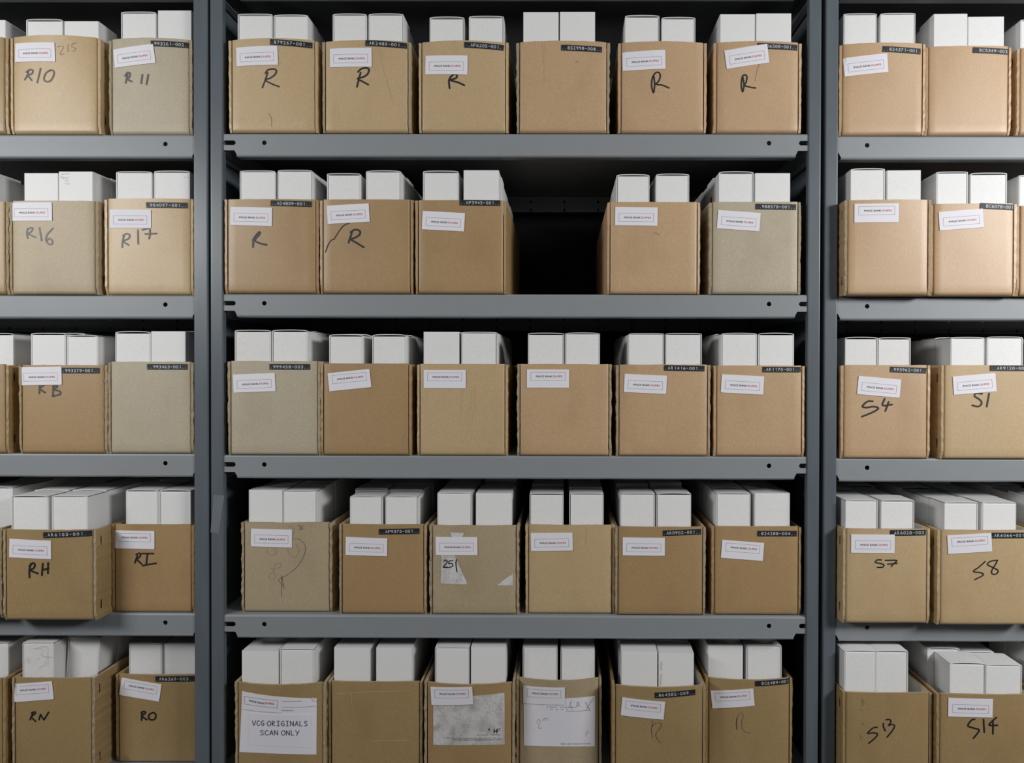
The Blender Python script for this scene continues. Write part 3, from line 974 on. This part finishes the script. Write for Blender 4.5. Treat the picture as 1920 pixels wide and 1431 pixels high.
W['S13'].write((1520, 1170), [[(455, 680), (485, 690)], [(455, 700), (485, 715)], [(470, 680), (468, 735)], [(462, 890), (478, 910)], [(450, 770), (458, 775)], [(445, 995), (455, 1040)]], 1.3, 'green', 'green_stain', zs=4.8)
b5 = W['blank5']
b5.write((400, 1170), [[(1090, 740), (1085, 900), (1092, 1075)], [(1245, 620), (1250, 760)], [(1400, 1055), (1780, 1045)], [(1060, 625), (1400, 612), (1780, 600)]], .6, 'scuff', 'scuff_line', zs=4.8)


def sticker(bn, pts, name, mk, off, zs, base, label=None):
    """curved paper with thickness traced by four corners"""
    P = [Vector(bn.loc_of(base[0] + p[0] / zs, base[1] + p[1] / zs)) for p in pts]   # TL TR BR BL
    mb = MB(); v = []; n = 10; m = 8
    for lay in (0, 1):
        for j in range(m + 1):
            for i in range(n + 1):
                a = P[0].lerp(P[1], i / n); b = P[3].lerp(P[2], i / n)
                q = a.lerp(b, j / m)
                v.append(bn.on(q.x, q.y, off if lay == 0 else off - .00025))
    L = (n + 1) * (m + 1); f = []
    for j in range(m):
        for i in range(n):
            a = j * (n + 1) + i
            f += [(a, a + 1, a + n + 2, a + n + 1), (L + a, L + a + n + 1, L + a + n + 2, L + a + 1)]
    for i in range(n):
        f.append((i, L + i, L + i + 1, i + 1)); a = m * (n + 1) + i; f.append((a, a + 1, L + a + 1, L + a))
    for j in range(m):
        a = j * (n + 1); f.append((a, a + n + 1, L + a + n + 1, L + a)); a += n; f.append((a, L + a, L + a + n + 1, a + n + 1))
    mb.add(v, f)
    o = mb.build(name, mk, bn.root)
    if label:
        o['label'] = label
    return o


def px_text(bn, st, x, y, w, h, off, mk, name, parent, zs, base, ang=0, bold=0.0, sp=1.0):
    """string with its lower left at a pixel, w and h in pixels of the zoom"""
    a = bn.loc_of(base[0] + x / zs, base[1] + y / zs)
    b = bn.loc_of(base[0] + (x + w) / zs, base[1] + y / zs)
    c = bn.loc_of(base[0] + x / zs, base[1] + (y - h) / zs)
    return bn.flat([bn.place_text(st, a[0], a[1], math.radians(ang), 0, 0, b[0] - a[0], c[1] - a[1], bold, sp)], off, name, mk, parent)


def px_lines(bn, strokes, wd, off, mk, name, parent, zs, base):
    it = [bn.line2(smooth_line([Vector(bn.loc_of(base[0] + p[0] / zs, base[1] + p[1] / zs)) for p in st]), wd * .000926) for st in strokes]
    return bn.flat(it, off, name, mk, parent)


# --- big label on the first bottom bin (zoom base 440,1290 scale 12)
bn = W['VCG']; bs = (440, 1290); z = 12.0
st = sticker(bn, [(170, 72), (1850, 235), (1840, 1560 * .0 + 1500), (110, 1440)], 'paper_label', 'paper', .0005, z, bs, 'large white label VCG ORIGINALS SCAN ONLY')
inn = sticker(bn, [(340, 560), (1720, 585), (1700, 1395 * .94 + 40), (312, 1300 * .98)], 'paper_label', 'paper', .0008, z, bs, 'inner white label with violet lettering')
x, zc = bn.loc_of(491, 1314.5)
px_lines(bn, [[(222, 185), (700, 255), (970, 280)], [(970, 280), (960, 450)], [(960, 450), (640, 415), (215, 355)], [(215, 355), (222, 185)]], .45, .0010, 'hair', 'printed_frame', st, z, bs)
px_text(bn, 'IMAGE BANK', 330, 300, 345, 42, .0010, 'ink', 'printed_words', st, z, bs, -8)
px_text(bn, 'DUPES', 690, 358, 200, 42, .0010, 'pink', 'printed_word', st, z, bs, -4)
px_lines(bn, [[(1072, 428), (1400, 430), (1840, 410)], [(150, 470), (600, 530), (1050, 560)]], .4, .0010, 'hair', 'printed_line', st, z, bs)
px_text(bn, 'scanned transparencies', 1075, 305, 440, 22, .0010, 'hair', 'printed_words', st, z, bs, -1)
px_text(bn, '# Energy Film', 1065, 512, 250, 26, .0010, 'hair', 'printed_words', st, z, bs, -1)
bn.poly([(1745, 200), (1842, 270), (1838, 292), (1775, 285)], 'curled_corner', 'paper', .0020, bs, z)
# hand-set comic lettering
G = {
 'V': [[(0, 1), (.42, 0), (.9, 1)]], 'C': [[(.85, .85), (.5, 1), (.1, .6), (.12, .2), (.5, 0), (.85, .12)]],
 'G': [[(.8, .9), (.5, 1), (.1, .6), (.12, .2), (.5, 0), (.85, .15), (.85, .45)], [(.85, .45), (.45, .45)]],
 'O': [[(.5, 1), (.1, .75), (.05, .3), (.35, 0), (.75, .1), (.95, .5), (.8, .9), (.5, 1)]],
 'R': [[(.15, 0), (.15, 1)], [(.15, 1), (.6, .95), (.7, .7), (.15, .5)], [(.2, .5), (.8, 0)]],
 'I': [[(.5, 0), (.5, 1)], [(.15, 1), (.85, 1)], [(.15, 0), (.85, 0)]],
 'N': [[(.1, 0), (.1, 1)], [(.1, 1), (.85, 0)], [(.85, 0), (.85, 1)]],
 'A': [[(.05, 0), (.55, 1)], [(.55, 1), (.9, 0)], [(.2, .35), (.8, .35)]],
 'L': [[(.15, 1), (.15, 0)], [(.15, 0), (.8, 0)]],
 'S': [[(.85, .85), (.5, 1), (.15, .8), (.4, .55), (.8, .35), (.7, .05), (.1, .05)]],
 'Y': [[(.05, 1), (.45, .5)], [(.95, 1), (.3, -.05)]],
}


def comic(word, x0, x1, yb, hgt, slope=0.0):
    n = len(word); out = []
    p = (x1 - x0) / n
    for i, c in enumerate(word):
        for stt in G.get(c, []):
            out.append([(x0 + i * p + q[0] * p * .86, yb + slope * (i * p) - q[1] * hgt) for q in stt])
    return out


px_lines(bn, comic('VCG', 405, 690, 838, 108, .01) + comic('ORIGINALS', 735, 1665, 848, 105, .004) +
         comic('SCAN', 575, 1000, 1055, 105, 0) + comic('ONLY', 1055, 1475, 1060, 105, 0), 1.15, .0011, 'purple', 'printed_words', inn, z, bs)

# --- worn sticker with H and heart (zoom base 780,1290, scale 10.667)
bn = W['heart']; bs = (780, 1290); z = 10.6667
st = sticker(bn, [(345, 165), (1770, 100), (1775, 1130), (345, 1140)], 'paper_label', 'paperw', .0005, z, bs, 'large worn white sticker')
BINS['heart'].label(847, 1305, 3, True).location.y = -.0004
px_text(bn, 'H', 1555, 900, 75, 80, .0008, 'ink', 'printed_letter', st, z, bs, 0, .03)
px_lines(bn, [[(1655, 860), (1635, 825), (1645, 803), (1662, 812), (1680, 800), (1688, 825), (1655, 860)]], .8, .0008, 'pink', 'printed_heart', st, z, bs)
px_text(bn, '6', 1450, 850, 30, 50, .0008, 'ink', 'printed_mark', st, z, bs, 0, .03)
px_text(bn, 'TONY STONE IMAGES', 1215, 948, 225, 16, .0008, 'ink', 'printed_words', st, z, bs, 0)
px_text(bn, 'hulton getty', 1510, 940, 165, 18, .0008, 'ink', 'printed_words', st, z, bs, 0)
px_lines(bn, [[(480, 962), (1700, 955)]], .3, .0008, 'hair', 'printed_line', st, z, bs)
px_text(bn, '101 BAYHAM STREET LONDON NW1 0AG TEL 0171 544 3333', 545, 1005, 1155, 18, .0008, 'hair', 'printed_words', st, z, bs, 0)
px_text(bn, 'DIRECT LINE TO SALES 0171 544 3333  DIRECT FAX TO SALES 0171 544 3334', 745, 1045, 960, 22, .0008, 'ink', 'printed_words', st, z, bs, 0)

# --- third sticker (zoom base 960,1290 scale 11.294)
bn = W['tony']; bs = (960, 1290); z = 11.294
st = sticker(bn, [(245, 200), (1758, 170), (1755, 1235), (255, 1220)], 'paper_label', 'paper', .0005, z, bs, 'large white sticker with pencil notes')
BINS['tony'].label(1020, 1304.5, .5, True).location.y = -.0004
px_text(bn, 'TONY STONE', 735, 418, 545, 28, .0008, 'hair', 'printed_words', st, z, bs, 0, 0, 1.9)
px_text(bn, 'IMAGES', 735, 462, 545, 24, .0008, 'hair', 'printed_words', st, z, bs, 0, 0, 3.4)
px_lines(bn, [[(920, 350), (960, 352), (1055, 342)]], .9, .0014, 'red', 'printed_mark', st, z, bs)
px_text(bn, 'DIRECT LINE TO SALES 0171 544 3333', 1030, 1195, 630, 24, .0008, 'hair', 'printed_words', st, z, bs, 0)
px_lines(bn, [[(1260, 262), (1235, 340), (1240, 408), (1290, 405), (1365, 395), (1385, 290)], [(1385, 290), (1375, 380)], [(1418, 285), (1412, 380), (1432, 360)],
              [(1555, 305), (1610, 400), (1655, 490)], [(1735, 205), (1640, 340), (1575, 445)], [(1150, 490), (1400, 488), (1620, 465)]], .5, .0009, 'pen', 'pencil_note', st, z, bs)
px_lines(bn, [[(530, 760), (540, 680), (575, 665), (595, 700), (575, 780), (565, 850), (600, 858), (625, 830)], [(650, 700), (670, 650), (700, 640), (690, 690)], [(700, 640), (740, 640), (770, 690)],
              [(1590, 905), (1560, 1030)], [(1610, 920), (1608, 960)]], .4, .0009, 'pen', 'pencil_note', st, z, bs)

# ------------------------------------------------------------------ slide boxes: front pairs
# key: [(x0, x1, ytop, style, options)...]
WB = {
 'L0a': [(-58, 10.5, 38, 'p')],
 'R10': [(49, 117, 36.5, 'f'), (120, 185, 40, 'p')],
 'R11': [(227, 292, 22.5, 'f'), (296, 359.5, 20, 'p')],
 '879267': [(445.7, 510.7, 26.5, 'f'), (513, 577.5, 28.5, 'f')],
 'AR2480': [(623.7, 687.5, 26.5, 'f'), (691, 757, 26.5, 'f')],
 'AF6205': [(805.5, 870.5, 32.5, 'f'), (879, 945, 31, 'f')],
 '852998': [(981, 1047.5, 23, 'p'), (1049.5, 1116, 22.5, 'p')],
 'topfifth': [(1172, 1236.5, 29.5, 'f'), (1240.5, 1304, 33, 'f')],
 'D6508': [(1350, 1416, 27, 'p'), (1417.5, 1484, 25.5, 'p')],
 '824371': [(1582, 1644, 25.5, 'f'), (1651, 1716, 25.5, 'f')],
 'BC5349': [(1751, 1814.5, 26, 'p'), (1816.5, 1884, 32, 'p')],
 'R0a': [(1914, 1980, 36.5, 'f')],
 'L0b': [(-68, -2, 326, 'p')],
 'R16': [(45, 109, 325, 'p'), (109.6, 174, 322, 'p')],
 'R17': [(217.5, 284.5, 322, 'f'), (289, 356, 321, 'f')],
 'AD4809': [(449.5, 516, 320.5, 'f'), (520.5, 585.5, 319.5, 'f')],
 'slash': [(613, 676, 325.5, 'f'), (686, 752, 321, 'f')],
 'AP3945': [(793, 859.5, 321, 'f'), (869, 935.5, 319.5, 'p')],
 'gapright': [(1156, 1218, 328, 'f'), (1230, 1292.5, 327, 'f')],
 '988578': [(1348, 1413, 322.5, 'f'), (1415.5, 1482, 325, 'p')],
 'plain2': [(1596, 1659.5, 316.5, 'f'), (1663, 1726, 320, 'p')],
 'BC6078': [(1757, 1815, 322, 'f'), (1820, 1887, 325, 'f')],
 'R0b': [(1912, 1978, 328, 'f')],
 'L0c': [(-42, 25, 625.5, 'f')],
 'KB': [(58, 123, 625, 'f'), (125.5, 184, 629.5, 'f')],
 '993463': [(212.5, 279, 622.5, 'f'), (283, 348, 621.5, 'p')],
 '999458': [(440, 508, 619.5, 'f'), (510, 577, 619.5, 'f')],
 'tilt3': [(617, 680, 628, 'f'), (698, 762, 628, 'f')],
 'third3': [(794, 861, 622.5, 'p'), (865, 932.5, 623, 'f')],
 'fourth3': [(990, 1058, 625, 'f'), (1059, 1125, 625, 'f')],
 'AR1416': [(1179, 1245.5, 625.5, 'f'), (1248, 1316, 625.5, 'f')],
 'AR1170': [(1352.5, 1419.5, 625.5, 'f'), (1422, 1489, 625.5, 'f')],
 'S4': [(1585, 1646, 633, 'f'), (1647.5, 1707.5, 633.5, 'f')],
 'S1': [(1782.5, 1846, 633, 'f'), (1851, 1918, 632, 'f')],
 'L0d': [(-45, 24, 914, 'f')],
 'RH': [(19, 87.5, 930, 'f'), (97, 165, 930, 'f')],
 'RI': [(236, 297.5, 919, 'f'), (298.5, 357.5, 919.5, 'f')],
 'doodle': [(466, 529.5, 919, 'p'), (531, 594.5, 920.5, 'f')],
 'AF9375': [(656, 717, 931, 'f'), (722.5, 784, 931, 'f')],
 'torn': [(820, 885, 924, 'f'), (892, 959, 925, 'p')],
 'fourth4': [(992, 1056, 925.5, 'f'), (1067.5, 1132, 925.5, 'f')],
 'AR0902': [(1164, 1228.5, 925.5, 'f'), (1231, 1296, 925.5, 'f')],
 '824288': [(1343, 1407.5, 925, 'f'), (1415, 1481.5, 925, 'p')],
 'S7': [(1585.5, 1646, 938, 'f'), (1652.5, 1714.5, 938, 'f')],
 'S8': [(1771, 1834, 942, 'f'), (1841, 1905.5, 942, 'f')],
 'L0e': [(-50, 15.6, 1206, 'f')],
 'RN': [(42, 101, 1205, 'f'), (129, 188, 1195, 'f')],
 'RO': [(242, 303, 1207, 'f'), (308, 368, 1207, 'f')],
 'VCG': [(453, 522, 1221, 'p'), (525, 588.5, 1217, 'f')],
 'blank5': [(626, 693, 1215, 'p'), (705, 772, 1215, 'p')],
 'heart': [(815.5, 880, 1214, 'f'), (882.8, 948, 1214, 'p')],
 'tony': [(980, 1045.6, 1213, 'f'), (1051, 1115.5, 1216, 'f')],
 '864585': [(1165, 1232.5, 1222, 'p'), (1234.5, 1301, 1225, 'p')],
 'BC6489': [(1324, 1390, 1211, 'p'), (1400, 1466, 1211, 'f')],
 'S13': [(1577.3, 1638.8, 1221, 'f'), (1641.5, 1703, 1221, 'f')],
 'S14': [(1781.5, 1848, 1244, 'f'), (1856.5, 1923, 1247, 'f')],
 'R0e': [(1955, 2020, 1222, 'f')],
 'R0c': [(1968, 2032, 632, 'f')],
 'R0d': [(1960, 2022, 938, 'f')],
}
REF = {'L0a': 'in the edge bin, top left shelf', 'L0b': 'in the edge bin, second left shelf', 'L0c': 'in the edge bin, third left shelf',
       'L0d': 'in the edge bin, fourth left shelf', 'L0e': 'in the edge bin, bottom left shelf',
       'R0a': 'in the edge bin, top right shelf', 'R0b': 'in the edge bin, second right shelf', 'R0c': 'in the edge bin, third right shelf',
       'R0d': 'in the edge bin, fourth right shelf', 'R0e': 'in the edge bin, bottom right shelf',
       'topfifth': 'in the untaped R bin, top shelf', 'slash': 'in the bin with the slash', 'gapright': 'in the bin right of the gap',
       'plain2': 'in the untaped bin, second right shelf', 'tilt3': 'in the tilted-label bin, third shelf',
       'third3': 'in the scratched bin, third shelf', 'fourth3': 'in the frayed bin, third shelf', 'doodle': 'in the doodled grey bin',
       'torn': 'in the bin with torn paper', 'fourth4': 'in the creased bin, fourth shelf', 'VCG': 'in the VCG ORIGINALS bin',
       'blank5': 'in the unlabelled bottom bin', 'heart': 'in the bin with the heart sticker', 'tony': 'in the TONY STONE bin'}
SPECK = {('999458', 0), ('S4', 0), ('S4', 1), ('RN', 0)}
BACK = {('S14', 'left'): (1738, 1798, 1214), ('S14', 'right'): (1800.5, 1862, 1223),
        ('AF9375', 'left'): (666, 728, 918), ('AF9375', 'right'): (730, 793, 917)}
SETB = {'L0a': .020, 'L0c': .036, 'L0e': .032, 'RN': .042, '993463': .012}
ORD = ['front', 'second', 'third', 'fourth', 'fifth', 'sixth', 'seventh']
NDEEP = 7
# depth positions of each file that can be seen between the bins
VIS = {
 ('824288', 'left'): (0, 1, 2, 3, 4, 5, 6), ('824288', 'right'): (0, 1, 2, 3), ('824371', 'left'): (0,),
 ('824371', 'right'): (0,), ('852998', 'left'): (0,), ('852998', 'right'): (0,),
 ('864585', 'left'): (0, 1, 2, 3, 4, 5, 6), ('864585', 'right'): (0, 1), ('879267', 'left'): (0,),
 ('879267', 'right'): (0, 1), ('988578', 'left'): (0, 1, 2, 3, 4), ('988578', 'right'): (0,), ('993463', 'left'): (0,),
 ('993463', 'right'): (0, 1), ('999458', 'left'): (0,), ('999458', 'right'): (0, 1, 2, 3), ('AD4809', 'left'): (0,),
 ('AD4809', 'right'): (0, 1), ('AF6205', 'left'): (0, 1), ('AF6205', 'right'): (0, 1),
 ('AF9375', 'left'): (0, 1, 2, 3, 4), ('AF9375', 'right'): (0, 1, 2, 3, 4, 5, 6), ('AP3945', 'left'): (0, 1),
 ('AP3945', 'right'): (0, 1, 2, 3, 4, 5, 6), ('AR0902', 'left'): (0, 1, 2, 3, 4, 5, 6), ('AR0902', 'right'): (0, 1, 2),
 ('AR1170', 'left'): (0, 1, 2, 3, 4), ('AR1170', 'right'): (0,), ('AR1416', 'left'): (0, 1, 2, 3, 4, 5, 6),
 ('AR1416', 'right'): (0,), ('AR2480', 'left'): (0,), ('AR2480', 'right'): (0, 1, 2), ('BC5349', 'left'): (0, 1),
 ('BC5349', 'right'): (0,), ('BC6078', 'left'): (0, 1), ('BC6078', 'right'): (0,), ('BC6489', 'left'): (0, 1, 2, 3),
 ('BC6489', 'right'): (0, 1), ('D6508', 'left'): (0, 1, 2), ('D6508', 'right'): (0,), ('KB', 'left'): (0, 1, 2, 3),
 ('KB', 'right'): (0,), ('L0a', 'right'): (0,), ('L0b', 'right'): (0, 1), ('L0c', 'right'): (0,),
 ('L0d', 'right'): (0, 1, 2, 3), ('L0e', 'right'): (0, 1), ('R0a', 'left'): (0,), ('R0b', 'left'): (0,),
 ('R0c', 'left'): (1,), ('R0d', 'left'): (1, 2, 3, 4, 5), ('R0e', 'left'): (1, 2), ('R10', 'left'): (0,),
 ('R10', 'right'): (0, 1), ('R11', 'left'): (0,), ('R11', 'right'): (0,), ('R16', 'left'): (0,),
 ('R16', 'right'): (0, 1), ('R17', 'left'): (0,), ('R17', 'right'): (0,), ('RH', 'left'): (0, 1, 2, 3, 4),
 ('RH', 'right'): (0, 1, 2, 3, 4), ('RI', 'left'): (0, 1, 2), ('RI', 'right'): (0, 1, 2), ('RN', 'left'): (0, 1),
 ('RN', 'right'): (0, 1, 2), ('RO', 'left'): (0, 2), ('RO', 'right'): (0,), ('S1', 'left'): (0, 1, 2),
 ('S1', 'right'): (0,), ('S13', 'left'): (0, 1), ('S13', 'right'): (0, 2), ('S14', 'left'): (0, 1, 2, 3),
 ('S14', 'right'): (0, 1, 2), ('S4', 'left'): (0,), ('S4', 'right'): (0,), ('S7', 'left'): (0, 1, 2, 3),
 ('S7', 'right'): (0, 1, 2, 3, 4), ('S8', 'left'): (0, 1, 2, 3, 4, 5, 6), ('S8', 'right'): (0, 1, 2, 3, 4),
 ('VCG', 'left'): (0, 1), ('VCG', 'right'): (0, 1, 2), ('blank5', 'left'): (0, 1),
 ('blank5', 'right'): (0, 1, 2, 3, 4, 5), ('doodle', 'left'): (0, 1, 2), ('doodle', 'right'): (0, 1, 2, 3, 4, 5, 6),
 ('fourth3', 'left'): (0,), ('fourth3', 'right'): (0,), ('fourth4', 'left'): (0, 1, 2, 3),
 ('fourth4', 'right'): (0, 1, 2, 5), ('gapright', 'left'): (0, 1, 2, 3), ('gapright', 'right'): (0, 1),
 ('heart', 'left'): (0,), ('heart', 'right'): (0, 1, 2, 3, 4, 5, 6), ('plain2', 'left'): (0, 1),
 ('plain2', 'right'): (0,), ('slash', 'left'): (0,), ('slash', 'right'): (0, 1, 2, 3), ('third3', 'left'): (0,),
 ('third3', 'right'): (0, 1, 2, 3, 4, 5, 6), ('tilt3', 'left'): (0, 1), ('tilt3', 'right'): (0, 1, 2, 3),
 ('tony', 'left'): (0, 2, 6), ('tony', 'right'): (0,), ('topfifth', 'left'): (0, 1), ('topfifth', 'right'): (0,),
 ('torn', 'left'): (0, 1, 2, 3, 4), ('torn', 'right'): (0, 1, 2, 3, 4, 5, 6),
}
BOXES = {}
for key, lst in WB.items():
    bn = BINS[key]
    ref = REF.get(key, ('in the bin marked %s' % key) if key in ('R10', 'R11', 'R16', 'R17', 'KB', 'S4', 'S1', 'RH', 'RI', 'S7', 'S8', 'RN', 'RO', 'S13', 'S14')
                  else 'in the bin taped %s' % key)
    if key.startswith('L0') and len(lst) == 1:
        files = ['right']
    elif key.startswith('R0'):
        files = ['left']
    else:
        files = ['left', 'right']
    for fi, (q, file) in enumerate(zip(lst, files)):
        x0, x1, yt, sty = q
        opt = {}
        sb = .014 if (key, file) == ('RN', 'left') else SETB.get(key, .012)
        if key == 'L0d':
            sb = .012 + CL
        if key == 'RN' and fi == 1:
            opt['roll'] = 4.0
        if key == '864585':
            opt['yaw'] = -2.0
        geo = None
        for di in range(NDEEP if key != 'L0d' else 6):
            if di and di not in VIS.get((key, file), ()):
                continue
            style = sty if di == 0 else ('f' if random.Random(hash_(key + file) + di).random() < .75 else 'p')
            ob, g = put_box(bn, x0, x1, yt, style, di, sb, file=file, geo=geo, speck=(key, fi) in SPECK and di == 0,
                            **(opt if di == 0 or 'roll' not in opt else {}))
            if geo is None:
                geo = g
                if (key, file) in BACK:
                    q0, q1, qy = BACK[(key, file)]
                    yb = bn.loc.y + sb + CL
                    a_, b_ = at(q0, qy, yb), at(q1, qy, yb)
                    geo = ((a_.x + b_.x) / 2 - bn.loc.x, b_.x - a_.x, a_.z - bn.zs - PT)
            BOXES[(key, file, di)] = ob
            if di == 0:
                lab = 'white slide box, front of %s file, %s' % (file, ref)
            else:
                lab = 'white slide box, %s in %s file, %s' % (ORD[di], file, ref)
            tag(ob, lab, 'slide box', 'white slide boxes standing in the bins')

# red stickers on the sides of boxes and pencil notes on a few fronts
def side_sticker(key, file, di, side, z0, z1, y0=.004, y1=.030):
    o = BOXES.get((key, file, di))
    if not o:
        return
    xs = [v.co.x for v in o.data.vertices]
    xx = max(xs) if side > 0 else min(xs)
    mb = MB(); mb.box(min(xx, xx + side * .0003), max(xx, xx + side * .0003), y0, y1, z0, z1)
    mb.build('red_sticker', 'red', o)


def box_notes(key, file, di, pts, base, zs, wd=.38):
    o = BOXES.get((key, file, di))
    bpy.context.view_layer.update()
    mi = o.matrix_world.inverted()
    oc = mi @ CAM
    it = MB()
    for st in pts:
        P = []
        for p in st:
            d = mi.to_3x3() @ ray(base[0] + p[0] / zs, base[1] + p[1] / zs)
            t_ = (-.0012 - oc.y) / d.y
            c = oc + d * t_
            P.append(Vector((c.x, c.z)))
        v, f = Bin.line2(None, smooth_line(P), wd * .000926)
        it.add([(a[0], -.0012, a[1]) for a in v], f)
    it.build('pencil_note', 'pencil', o, fixn=False)


side_sticker('988578', 'left', 1, -1, .150, .182, .006, .022)
side_sticker('824371', 'left', 1, -1, .165, .195, .006, .030)
side_sticker('slash', 'right', 0, -1, .150, .185, .020, .040)
box_notes('R16', 'right', 0, [[(452, 135), (462, 122), (470, 140), (482, 128), (496, 142), (512, 125)], [(455, 108), (480, 105), (520, 102)],
                              [(488, 152), (498, 160), (508, 152)], [(486, 175), (500, 180), (522, 176)]], (0, 300), 4.0)
box_notes('RN', 'left', 0, [[(340, 212), (420, 208), (425, 300), (432, 370)], [(300, 225), (355, 222), (385, 235), (375, 285), (465, 302)],
                            [(350, 300), (332, 330)], [(355, 420), (365, 385), (402, 372), (405, 335)], [(240, 300), (255, 355)], [(262, 305), (262, 340)]], (0, 1170), 4.8)
box_notes('R17', 'right', 0, [[(1380, 125), (1388, 132), (1405, 128), (1406, 118)]], (0, 300), 4.0)
box_notes('864585', 'right', 0, [[(578, 340), (574, 420)], [(576, 450), (572, 490), (570, 555)]], (1120, 1170), 4.8, .8)

# ------------------------------------------------------------------ light
def area(name, loc, target, size, power, col=(1, 1, 1), sy=None):
    l = bpy.data.lights.new(name, 'AREA')
    l.energy = power; l.color = col
    l.shape = 'RECTANGLE'; l.size = size; l.size_y = sy or size
    o = bpy.data.objects.new(name, l)
    COL.objects.link(o)
    o.location = loc
    d = Vector(target) - Vector(loc)
    o.rotation_euler = d.to_track_quat('-Z', 'Y').to_euler()
    return o


area('softbox_right', (1.58, -1.10, EYE + .50), (.50, 0, EYE - .10), .7, 26.5, sy=.30)
area('softbox_left', (-1.62, -1.10, EYE + .48), (-.50, 0, EYE - .10), .7, 16.5, sy=.30)
area('ceiling_light', (0, -1.3, 2.9), (0, -.3, 1.4), 1.4, 2, sy=.3)
w = bpy.data.worlds.new('world'); scn.world = w; w.use_nodes = True
w.node_tree.nodes['Background'].inputs[0].default_value = (.95, .97, 1, 1)
w.node_tree.nodes['Background'].inputs[1].default_value = .06
